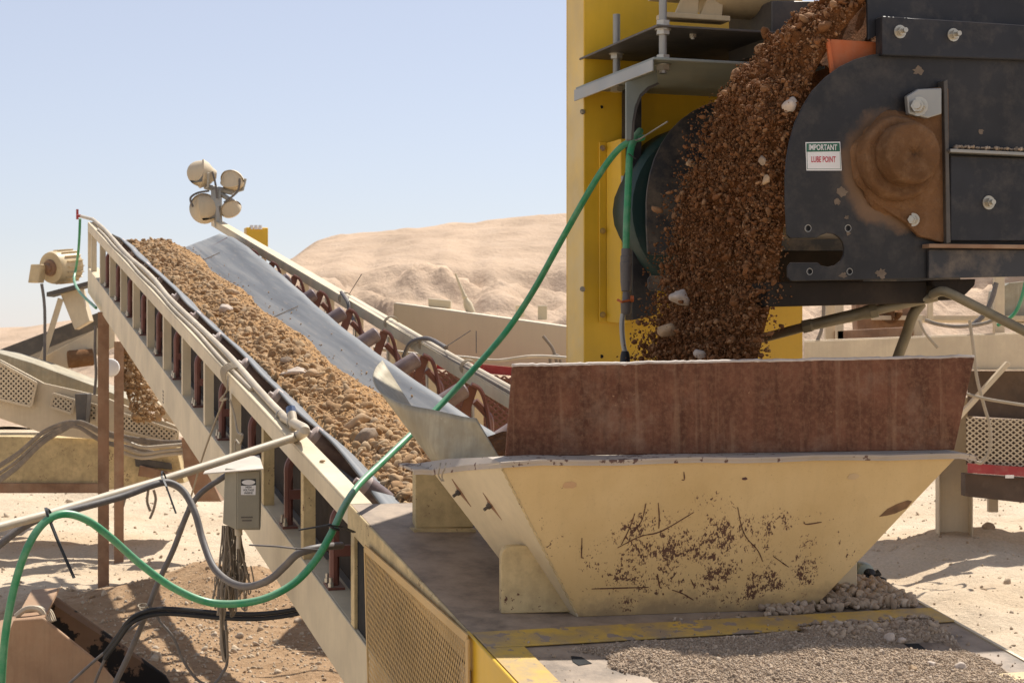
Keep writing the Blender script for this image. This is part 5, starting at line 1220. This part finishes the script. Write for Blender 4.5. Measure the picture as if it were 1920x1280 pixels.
lamp(433, 392, 20, (0.4, -0.6, -0.6))
for pts in ([(398, 322), (404, 345), (407, 372)], [(450, 335), (447, 356), (436, 368), (420, 380)], [(362, 388), (357, 372), (370, 362), (392, 358)]):
    mb = MB(); mb.tube(catmull([P(x, y, YL - 0.1) for x, y in pts], 5), 0.014, 6); build('lead', mb, M['cable'], fl, smooth='auto')
# yellow control box behind the rail
cb = thing('control_box', 'yellow control box behind the far rail near the floodlights', 'control box', P(480, 475, 21.0))
mb = MB(); mb.obox(P(480, 452, 21.2), CR * 0.13, DH * 0.1, UP * 0.16); build('box_body', mb, M['yellow'], cb, 0.01)
mb = MB()
for k in range(3): mb.lathe(P(472 + k * 8, 430, 21.1), UP, [(0, 0.025), (0.05, 0.022)], 8)
build('button', mb, M['white'], cb)

# ================================================================== BACKGROUND: TANK AND CHASSIS
YB = 17.0
tk = thing('cream_tank', 'long pale cream steel tank behind the conveyor with an exhaust stub on top', 'tank', P(900, 690, YB))
A, B = P(738, 566, YB), P(1200, 630, YB - 0.4)
A0, B0 = P(733, 690, YB), P(1200, 690, YB - 0.4)
bk = V((0.25, 2.2, 0))
mb = MB(); mb.hexa([A0, B0, B0 + bk, A0 + bk, A, B, B + bk, A + bk]); build('tank_body', mb, M['tank'], tk, 0.02, seg=2)
mb = MB(); mb.obox(P(825, 569, YB + 0.5), V((0.11, 0.012, -0.01)), V((0, 0.12, 0)), V((0, 0, 0.04))); build('hatch', mb, M['tank'], tk, 0.006)
mb = MB(); q0, q1 = P(880, 578, YB + 0.4), P(851, 506, YB + 0.4); d = (q1 - q0).normalized()
mb.lathe(q0 - d * 0.05, d, [(0, 0.045), (0.10, 0.045), (0.13, 0.03), (0.16, 0.022), (0.17, 0.028), (0.20, 0.018), (0.42, 0.010)], 14); build('exhaust_stub', mb, M['tank'], tk, smooth='auto')
mb = MB(); mb.obox(P(1017, 586, YB + 0.3), V((0.045, 0, 0)), V((0, 0.045, 0)), V((0, 0, 0.07))); build('lifting_lug', mb, M['tank'], tk, 0.004)
mb = MB(); mb.obox(P(975, 583, YB + 1.0), V((0.045, 0, 0)), V((0, 0.045, 0)), V((0, 0, 0.06))); build('lifting_lug', mb, M['tank'], tk, 0.004)
ch = thing('plant_chassis', 'red striped plant chassis with mesh panel behind the hopper', 'chassis', P(1300, 940, YB))
q = [P(700, 662, YB - 0.6), P(1250, 722, YB - 1.4)]
mb = MB(); mb.prism([P(760, 668, YB - 0.6), P(1150, 708, YB - 1.0), P(1150, 722, YB - 1.0), P(760, 686, YB - 0.6)], V((0.01, 0.05, 0))); build('red_stripe', mb, M['red'], ch)
mb = MB(); mb.prism([P(720, 690, YB - 0.5), P(1150, 727, YB - 0.9), P(1150, 850, YB - 0.9), P(720, 800, YB - 0.5)], V((0.01, 0.05, 0))); build('chassis_wall', mb, M['rust_brown'], ch)
a0 = P(760, 688, YB - 0.7); a1 = P(1150, 724, YB - 1.1); ex = (a1 - a0).normalized(); ey = -UP; L_ = (a1 - a0).length
nrm = ex.cross(UP).normalized()
mb = MB(); mb.strips([(0, 0), (L_, 0), (L_, 0.55), (0, 0.55)], a0, ex, ey, 0.045, math.radians(35), 0.018, nrm, 0.006); build('mesh_panel', mb, M['primer'], ch)
# right-hand side frame
YR = 19.0
mb = MB(); mb.prism([P(1508, 640, YR), P(1990, 622, YR + 1.2), P(1990, 692, YR + 1.2), P(1508, 690, YR)], V((0, 0.012, 0))); mb.prism([P(1508, 640, YR) + V((0, 0.013, 0)), P(1990, 622, YR + 1.2) + V((0, 0.013, 0)), P(1990, 622, YR + 1.2) + V((0, 0.16, 0)), P(1508, 640, YR) + V((0, 0.16, 0))], UP * 0.012); mb.prism([P(1508, 690, YR) + V((0, -0.05, -0.013)), P(1990, 692, YR + 1.2) + V((0, -0.05, -0.013)), P(1990, 692, YR + 1.2) + V((0, 0.16, -0.013)), P(1508, 690, YR) + V((0, 0.16, -0.013))], UP * 0.012)
rf_ = thing('screening_plant', 'cream steel plant frame with posts and mesh panel at the right edge', 'frame', P(1787, 1040, 20.8)); build('main_beam', mb, M['cream_far'], rf_, 0.004)
def post(px0, px1, py0, py1, Y, m, name='post', par=None, dep=None):
    w_ = (px1 - px0) * Y / F; c0, c1 = P((px0 + px1) / 2, py0, Y), P((px0 + px1) / 2, py1, Y)
    m_ = MB(); m_.obox((c0 + c1) / 2 + V((0, (dep or w_) / 2, 0)), V((w_ / 2, 0, 0)), V((0, (dep or w_) / 2, 0)), UP * ((c0.z - c1.z) / 2)); return build(name, m_, m, par or rf_, 0.006)
m_ = MB(); c0, c1 = P(1786, 745, 20.8), P(1786, 1062, 20.8)
m_.prism([c1 + V((-0.2, 0, 0)), c1 + V((0.2, 0, 0)), c0 + V((0.2, 0, 0)), c0 + V((-0.2, 0, 0))], V((0, 0.014, 0)))
m_.obox((c0 + c1) / 2 + V((-0.194, -0.08, 0)), V((0.006, 0, 0)), V((0, 0.079, 0)), (c0 - c1) / 2); m_.obox((c0 + c1) / 2 + V((0.194, -0.08, 0)), V((0.006, 0, 0)), V((0, 0.079, 0)), (c0 - c1) / 2)
build('leg', m_, M['cream_far'], rf_, 0.004)
post(1866, 1884, 515, 630, 20.20, M['cream_far']); post(1568, 1582, 560, 640, 20.00, M['cream_far']); post(1548, 1566, 560, 645, 20.20, M['cream_far'])
post(1716, 1730, 590, 640, 19.90, M['cream_far']); post(1740, 1750, 530, 600, 19.90, M['cream_far'])
mb = MB(); mb.beam(P(1790, 790, 19.60), P(1890, 680, 19.60), 0.10, 0.05); build('diagonal_brace', mb, M['cream_far'], rf_, 0.004)
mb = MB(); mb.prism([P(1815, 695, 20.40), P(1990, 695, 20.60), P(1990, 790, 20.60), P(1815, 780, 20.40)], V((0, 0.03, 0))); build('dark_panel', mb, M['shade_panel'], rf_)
a0 = P(1812, 782, 20.00); a1 = P(1990, 790, 20.30); ex = (a1 - a0).normalized(); nrm = ex.cross(UP).normalized()
mb = MB(); mb.strips([(0, 0), (1.08, 0), (1.08, 0.60), (0, 0.52)], a0, ex, -UP, 0.049, math.radians(35), 0.016, nrm, 0.005); build('mesh_panel', mb, M['cream_far'], rf_)
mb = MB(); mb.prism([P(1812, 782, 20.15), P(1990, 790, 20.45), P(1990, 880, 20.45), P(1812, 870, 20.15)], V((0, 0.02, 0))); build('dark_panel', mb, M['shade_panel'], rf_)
mb = MB(); mb.prism([P(1815, 868, 19.90), P(1990, 880, 20.20), P(1990, 898, 20.20), P(1815, 886, 19.90)], V((0, 0.03, 0))); build('red_stripe', mb, M['red'], rf_)
mb = MB(); mb.obox(P(1893, 893, 13.85), V((0.033, 0, 0)), V((0, 0.004, 0)), UP * 0.012); build('reflector', mb, M['white'], rf_)
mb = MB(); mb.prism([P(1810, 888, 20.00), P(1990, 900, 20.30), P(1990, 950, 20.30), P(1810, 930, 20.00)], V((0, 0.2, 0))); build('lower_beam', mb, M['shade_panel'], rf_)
post(1855, 1872, 935, 960, 20.8, M['cream_far'], 'leg')
# machinery behind the frame: a drum and dark housing
dr = thing('drum_unit', 'dusty brown drum in a dark housing seen under the feeder', 'machine', P(1650, 640, 20.50))
mb = MB(); mb.prism([P(1605, 565, 20.60), P(1716, 560, 20.60), P(1716, 618, 20.60), P(1608, 622, 20.60)], V((0, 0.3, 0))); build('housing', mb, M['rust_brown'], dr, 0.005)
mb = MB(); mb.lathe(P(1668, 586, 20.50), V((0.1, -1, 0)), [(0, 0.02), (0, 0.13), (0.08, 0.13), (0.09, 0.10), (0.085, 0.02)], 24); build('drum', mb, M['soil_cake'], dr, smooth='auto')
mb = MB(); mb.prism([P(1570, 620, 20.00), P(1716, 612, 20.00), P(1716, 636, 20.00), P(1570, 640, 20.00)], V((0, 0.25, 0))); build('base_tray', mb, M['rust_brown'], dr, 0.005)
gb = thing('grey_guard', 'grey sloping sheet metal guard behind the right hoses', 'guard', P(1895, 600, 22.00))
mb = MB(); mb.prism([P(1862, 600, 22.00), P(1870, 545, 22.00), P(1893, 530, 22.00), P(1990, 520, 22.00), P(1990, 612, 22.00)], V((0, 0.4, 0))); build('guard_sheet', mb, M['galv'], gb, 0.005)
mb = MB(); mb.lathe(P(1868, 533, 21.90), V((0.3, -1, 0)), [(0, 0.01), (0, 0.06), (0.06, 0.06), (0.065, 0.01)], 16); build('lamp', mb, M['steel_dark'], gb, smooth='auto')
mb = MB(); q = P(1700, 600, 20.6); mb.hexa([V((4.2, 20.4, q.z)), V((10.5, 20.9, q.z)), V((10.5, 24.0, q.z)), V((4.2, 23.5, q.z)), V((4.2, 20.4, q.z + 0.05)), V((10.5, 20.9, q.z + 0.05)), V((10.5, 24.0, q.z + 0.05)), V((4.2, 23.5, q.z + 0.05))]); build('shadow_deck', mb, M['cream_far'], rf_)  # plate added to cast shade on the ground at the right
# hydraulic lines at the right
hy = thing('hydraulic_line', 'dusty olive steel hydraulic line with a swaged coupling under the feeder', 'hose', P(1600, 600, 7.3))
M['olive'] = mat('dusty olive steel', (0.20, 0.165, 0.10), 0.55, metal=0.25, dust=(0.32, 0.26, 0.17), dust_amt=0.45, dscale=10)
mb = MB(); mb.tube(catmull([P(1400, 640, 7.5), P(1440, 631, 7.4), P(1500, 615, 7.3), P(1535, 606, 7.25), P(1640, 582, 7.2), P(1720, 564, 7.2), P(1756, 556, 7.2)], 5), 0.020, 12); ho = build('pipe', mb, M['olive'], hy, smooth='auto')
mb = MB(); q0, q1 = P(1512, 611, 7.27), P(1640, 582, 7.2); mb.tube([q0, q0.lerp(q1, 0.08), q0.lerp(q1, 0.1), q0.lerp(q1, 0.85), q0.lerp(q1, 0.87), q1], [0.026, 0.026, 0.024, 0.026, 0.029, 0.029], 14); nut(mb, P(1505, 613, 7.27), q1 - q0, 0.030, 0.035); nut(mb, P(1632, 584, 7.2), q1 - q0, 0.033, 0.03); build('coupling', mb, M['olive'], hy, smooth='auto')
mb = MB(); mb.tube(catmull([P(1748, 553, 7.16), P(1765, 546, 7.12), P(1785, 552, 7.1), P(1825, 572, 7.1), P(1880, 600, 7.1), P(1960, 640, 7.1)], 6), 0.020, 12); build('pipe', mb, M['olive'], hy, smooth='auto')
mb = MB(); mb.tube(catmull([P(1728, 568, 7.3), P(1712, 590, 7.3), P(1700, 625, 7.35), P(1680, 680, 7.4), P(1672, 720, 7.4)], 6), 0.023, 12); build('pipe', mb, M['olive'], hy, smooth='auto')
# loose ropes and cables at the right
for lb, pts, Y, r, m in (('pale rope hanging in a loop beside the rusty plate', [(1818, 600), (1826, 660), (1832, 710), (1845, 760), (1856, 800), (1856, 840), (1842, 866), (1830, 866)], 18.50, 0.0174, 'rope'), ('pale line stretched sideways from the rope', [(1812, 738), (1850, 748), (1925, 760)], 18.40, 0.0159, 'rope'), ('dusty cable sagging across the frame below the feeder', [(1735, 600), (1760, 608), (1800, 612), (1850, 605), (1875, 590)], 18.90, 0.0203, 'cable_tan'), ('grey cable climbing behind the frame post', [(1820, 612), (1845, 590), (1860, 560), (1868, 530)], 19.80, 0.0290, 'cable'), ('pale green hose curving at the right edge', [(1870, 610), (1900, 590), (1915, 560), (1925, 520)], 18.70, 0.0203, 'hose'), ('white cord dangling from the frame post', [(1723, 600), (1735, 625), (1758, 652)], 18.80, 0.0145, 'rope'), ('thin dusty cable leaning at the left end of the frame', [(1545, 560), (1540, 620), (1515, 668)], 19.20, 0.0203, 'cable_tan')):
    mb = MB(); mb.tube(catmull([P(x, y, Y) for x, y in pts], 6), r, 8); solo('loose_line', lb, 'cable', mb, M[m], smooth='auto', group='loose lines at the right edge')
mb = MB(); mb.tube(catmull([P(700, 652, 15.6), P(780, 664, 15.6), P(870, 670, 15.6), P(930, 676, 15.6), P(1000, 668, 15.6), P(1075, 672, 15.6)], 6), 0.016, 8)
solo('white_cable', 'white cable slung along the chassis below the tank', 'cable', mb, M['pvc'], smooth='auto')
mb = MB(); mb.tube(catmull([P(1018, 630, 15.7), P(1034, 650, 15.7), P(1040, 665, 15.7), P(1045, 690, 15.7), P(1035, 690, 15.7), P(1032, 670, 15.7), P(1048, 668, 15.7), P(1052, 690, 15.7)], 6), 0.014, 8)
solo('cable_coil', 'small coil of cable hung on the chassis left of the yellow housing', 'cable', mb, M['cable_tan'], smooth='auto')

# ================================================================== BACKGROUND LEFT MACHINES
YC = 25.0
c2 = thing('second_conveyor', 'smaller cream conveyor with dark belt rising behind the main conveyor at left', 'conveyor', P(90, 900, YC))
def poly(pp, Y, dep, m, name, par, bev=0.006):
    m_ = MB(); m_.prism([P(x, y, Y) for x, y in pp], V((0, dep, 0))); return build(name, m_, m, par, bev)
poly([(-60, 682), (0, 655), (215, 574), (215, 604), (120, 640), (0, 690), (-60, 712)], YC + 0.5, 0.9, M['steel_dark'], 'belt', c2)
poly([(40, 698), (90, 664), (215, 598), (215, 650), (60, 722)], YC, 0.08, M['cream_far'], 'side_frame', c2)
poly([(112, 548), (150, 538), (168, 602), (140, 618)], YC - 0.1, 0.25, M['cream_far'], 'motor_stand', c2)
mb = MB(); mb.beam(P(114, 560, YC - 0.1), P(74, 690, YC - 0.1), 0.08, 0.06); build('stand_leg', mb, M['cream_far'], c2)
mb = MB(); mb.lathe(P(128, 674, YC - 0.2), V((0.9, 0.35, 0.1)), [(0, 0.03), (0, 0.12), (0.03, 0.13), (0.34, 0.12), (0.35, 0.03)], 18); build('roller', mb, M['soil_cake'], c2, smooth='auto')
mb = MB(); mb.obox(P(134, 542, YC - 0.1), V((0.3, 0, 0.08)), V((0, 0.2, 0)), V((0, 0, 0.03))); build('mount_plate', mb, M['steel_dark'], c2)
m2 = thing('drive_motor', 'round cream drive motor on the stand of the smaller conveyor', 'motor', P(105, 545, YC))
axm = V((0.50, 0.85, 0.10)).normalized(); mcc = P(95, 502, YC)
mb = MB(); mb.lathe(mcc, axm, [(-0.01, 0.02), (0, 0.22), (0.05, 0.235), (0.10, 0.225), (0.42, 0.225), (0.44, 0.19), (0.45, 0.02)], 28); build('body', mb, M['motor'], m2, smooth='auto')
mb = MB(); mb.lathe(mcc - axm * 0.09, axm, [(0, 0.02), (0, 0.05), (0.03, 0.06), (0.05, 0.06), (0.05, 0.11), (0.07, 0.12), (0.10, 0.12)], 20); build('fan_cover', mb, M['rust_brown'], m2, smooth='auto')
mb = MB()
for k in range(18):
    a = 2 * math.pi * k / 18; e1 = axm.cross(UP).normalized(); e2 = e1.cross(axm); d = e1 * math.cos(a) + e2 * math.sin(a); mb.obox(mcc + axm * 0.27 + d * 0.235, axm * 0.15, d * 0.014, d.cross(axm) * 0.006)
build('fin', mb, M['motor'], m2)
mb = MB(); mb.obox(P(70, 513, YC - 0.1), V((0.08, -0.02, 0)), V((0.02, 0.08, 0)), V((0.02, 0, 0.13))); build('terminal_box', mb, M['motor'], m2, 0.01)
mb = MB(); mb.tube(catmull([P(78, 532, YC - 0.3), P(83, 570, YC - 0.3), P(84, 620, YC - 0.3), P(83, 720, YC - 0.3)], 5), 0.022, 7); solo('motor_cable', 'thin dark cable hanging straight down from the drive motor', 'cable', mb, M['cable'], smooth='auto')
mb = MB(); mb.tube(catmull([P(179, 610, 18.5), P(178, 660, 18.5), P(180, 700, 18.5), P(177, 740, 18.5)], 5), 0.016, 7); solo('leg_cable', 'grey cable hanging beside the rusty conveyor legs', 'cable', mb, M['cable'], smooth='auto')
YD = 22.5
sf = thing('screen_feeder', 'dusty cream feeder box with perforated side panels at the left edge', 'feeder', P(120, 925, YD))
poly([(-40, 655), (0, 662), (60, 680), (190, 728), (250, 752), (250, 770), (100, 735), (-40, 690)], YD + 0.9, 0.9, M['galv'], 'hopper_sheet', sf)
poly([(-40, 668), (0, 674), (82, 718), (190, 742), (335, 800), (335, 838), (90, 815), (-40, 770)], YD, 0.05, M['cream_far'], 'side_panel', sf)
def perf(pp, Y, pitch, name='perforated_panel'):
    q = [P(x, y, Y) for x, y in pp]; ex_ = V((1, 0, 0)); m_ = MB(); og = q[0]
    m_.strips([((p - og).x, (p - og).z) for p in q], og, ex_, UP, pitch, math.radians(45), pitch * 0.45, V((0, -1, 0)), 0.01)
    o_ = build(name, m_, M['cream_far'], sf)
    m2_ = MB(); m2_.prism([p + V((0, 0.03, 0)) for p in q], V((0, 0.012, 0))); build('backing', m2_, M['steel_dark'], o_)
    m3_ = MB()
    for i in range(len(q)): m3_.beam(q[i], q[(i + 1) % len(q)], 0.03, 0.03)
    build('panel_frame', m3_, M['cream_far'], o_)
perf([(-40, 672), (0, 680), (68, 718), (58, 762), (0, 748), (-40, 738)], YD - 0.1, 0.045)
perf([(100, 738), (140, 750), (134, 775), (95, 762)], YD - 0.1, 0.045)
perf([(162, 755), (182, 760), (182, 790), (160, 783)], YD - 0.1, 0.045)
perf([(228, 775), (332, 808), (324, 830), (228, 806)], YD - 0.1, 0.045)
poly([(-40, 818), (30, 818), (190, 822), (330, 835), (345, 905), (250, 912), (186, 920), (-40, 920)], YD + 0.1, 1.0, M['cream_pitted'], 'lower_box', sf)
poly([(-40, 905), (186, 906), (186, 924), (-40, 924)], YD + 0.02, 0.07, M['rust_brown'], 'bottom_rail', sf)
poly([(140, 738), (163, 738), (160, 795), (143, 790)], YD - 0.4, 0.25, M['steel_dark'], 'bracket', sf)
poly([(252, 858), (320, 868), (322, 880), (254, 874)], YD - 0.0, 0.05, M['steel_dark'], 'dark_slot', sf)
poly([(340, 820), (360, 820), (415, 940), (370, 940), (345, 880)], YD - 1, 0.4, M['rust_brown'], 'end_plate', sf)
mb = MB()
for k in range(15):
    dy_ = random.uniform(-13, 13); dz_ = random.uniform(-11, 13)
    mb.tube(catmull([P(-30, 905 + dy_ * 1.6, YD - 0.5), P(30, 865 + dy_ * 1.3, YD - 0.6), P(80, 820 + dy_, YD - 0.6), P(125, 797 + dy_ * 0.6, YD - 0.6), P(150, 795 + dz_ * 0.6, YD - 0.6), P(190, 815 + dz_, YD - 0.5), P(240, 828 + dz_, YD - 0.4), P(300, 838 + dz_ * 1.2, YD - 0.4), P(345, 836 + dz_, YD - 0.4)], 6), 0.017, 7)
solo('cable_bundle', 'drooping bundle of dusty grey cables tied over the feeder box', 'cables', mb, M['cable_tan'], smooth='auto')
mb = MB()
for k, (y0, y1, y2) in enumerate(((822, 838, 836), (834, 850, 845), (846, 858, 852))):
    mb = MB(); mb.tube(catmull([P(226, y0, YD - 0.7), P(265, y1, YD - 0.7), P(310, y2, YD - 0.7), P(345, y2 - 3, YD - 0.7)], 5), 0.024, 8)
    solo('pale_conduit', ('upper pale conduit beside the perforated panel behind the rusty legs', 'middle pale conduit behind the rusty legs', 'lowest pale conduit behind the rusty legs')[k], 'conduit', mb, M['pvc'], smooth='auto', group='pale conduits on the feeder box')
for lb, pts in (('cable end dangling below the feeder box left of the thick cable', [(278, 918), (276, 940), (282, 958)]), ('longest cable end dangling below the feeder box', [(288, 918), (292, 935), (288, 955), (281, 972)]), ('cable end hanging beside the second rusty leg', [(236, 915), (233, 940), (226, 960), (222, 968)])):
    mb = MB(); mb.tube(catmull([P(x, y, YD + 0.1) for x, y in pts], 5), 0.018, 6); solo('cable_end', lb, 'cable', mb, M['cable_tan'], smooth='auto', group='cable ends under the feeder box')
mb = MB(); mb.lathe(P(207, 690, 20.6), V((0.2, -1, 0.1)), [(0, 0.02), (0, 0.09), (0.05, 0.11), (0.10, 0.10), (0.12, 0.06)], 18)
solo('white_drum', 'small white round drum between the rusty legs', 'drum', mb, M['white'], smooth='auto')
poly([(205, 770), (345, 826), (352, 842), (205, 800)], YD + 0.4, 0.3, M['rust_brown'], 'cross_rail', sf)
poly([(236, 690), (330, 790), (322, 800), (230, 712)], YD + 0.6, 0.1, M['cream_far'], 'chute_edge', sf)
poly([(262, 872), (330, 888), (330, 902), (258, 892)], YD - 0.05, 0.05, M['rust_brown'], 'scrap_strip', sf)
# soil clinging/falling behind the truss
pts, szs = [], []
for i in range(1500):
    t = rng.uniform(0, 1); py = 640 + 150 * t; px = rng.uniform(228, 236 + 78 * t + rng.normal(0, 2)); px = max(px, 228 + 55 * max(0, t - 0.45)); pts.append(P(px, py, 21.9 + 0.3 * rng.uniform(-1, 1))[:]); szs.append(0.010 + 0.009 * rng.exponential(1))
me = rock_mesh('spilling_soil', pts, szs, big=0.03); tag(link('spilling_soil', me, M['dirt_stone']), 'brown soil spilling down behind the truss by the rusty legs', 'soil', kind='stuff')

# ================================================================== LOADER BUCKET
YK = 12.0
bk_ = thing('loader_bucket', 'worn brown loader bucket lying on the ground at the lower left', 'bucket', P(120, 1290, YK))
side = [(-40, 1400), (-40, 1225), (6, 1210), (25, 1162), (80, 1158), (185, 1242), (262, 1330), (262, 1400)]
s3 = [P(x, y, YK) for x, y in side]; dv = V((-0.16, 1.05, 0.06))
mb = MB(); mb.prism(s3, V((0.005, 0.03, 0))); build('side_plate', mb, M['bucket'], bk_, 0.006)
M['bucket_in'] = mat('shaded bucket steel', (0.20, 0.12, 0.07), 0.8, dust=(0.28, 0.18, 0.1), dust_amt=0.4, dscale=3, chips=(0.018, 0.016, 0.015), chip_t=0.44, chip_scale=3.0)  # black patches stand for the shade inside the bucket
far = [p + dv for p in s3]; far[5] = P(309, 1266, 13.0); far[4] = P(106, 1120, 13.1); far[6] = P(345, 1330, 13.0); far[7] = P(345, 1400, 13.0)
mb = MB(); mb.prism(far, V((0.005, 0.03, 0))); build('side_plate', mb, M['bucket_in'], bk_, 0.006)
d0 = V((0.005, 0.031, 0)); d1 = dv * 0.998
for i, nm in ((1, 'back_plate'), (2, 'back_plate'), (3, 'top_plate')):
    a, b2 = s3[i], s3[i + 1]; nn = (b2 - a).cross(dv).normalized() * 0.02
    mb = MB(); mb.prism([a + d0, b2 + d0, b2 + d1, a + d1], nn if nn.z < 0 else -nn); build(nm, mb, M['bucket'], bk_)
mb = MB()
for k in range(5):
    c = P(62 + k * 4, 1150, YK + 0.1 + 0.13 * k); mb.tube(catmull([c + V((-0.12, 0, -0.02)), c + V((-0.05, 0.02, 0.03)), c + V((0.04, 0.03, 0.02)), c + V((0.08, 0.03, -0.06))], 4), 0.022, 6)
build('wear_strap', mb, M['pvc'], bk_, smooth='auto')
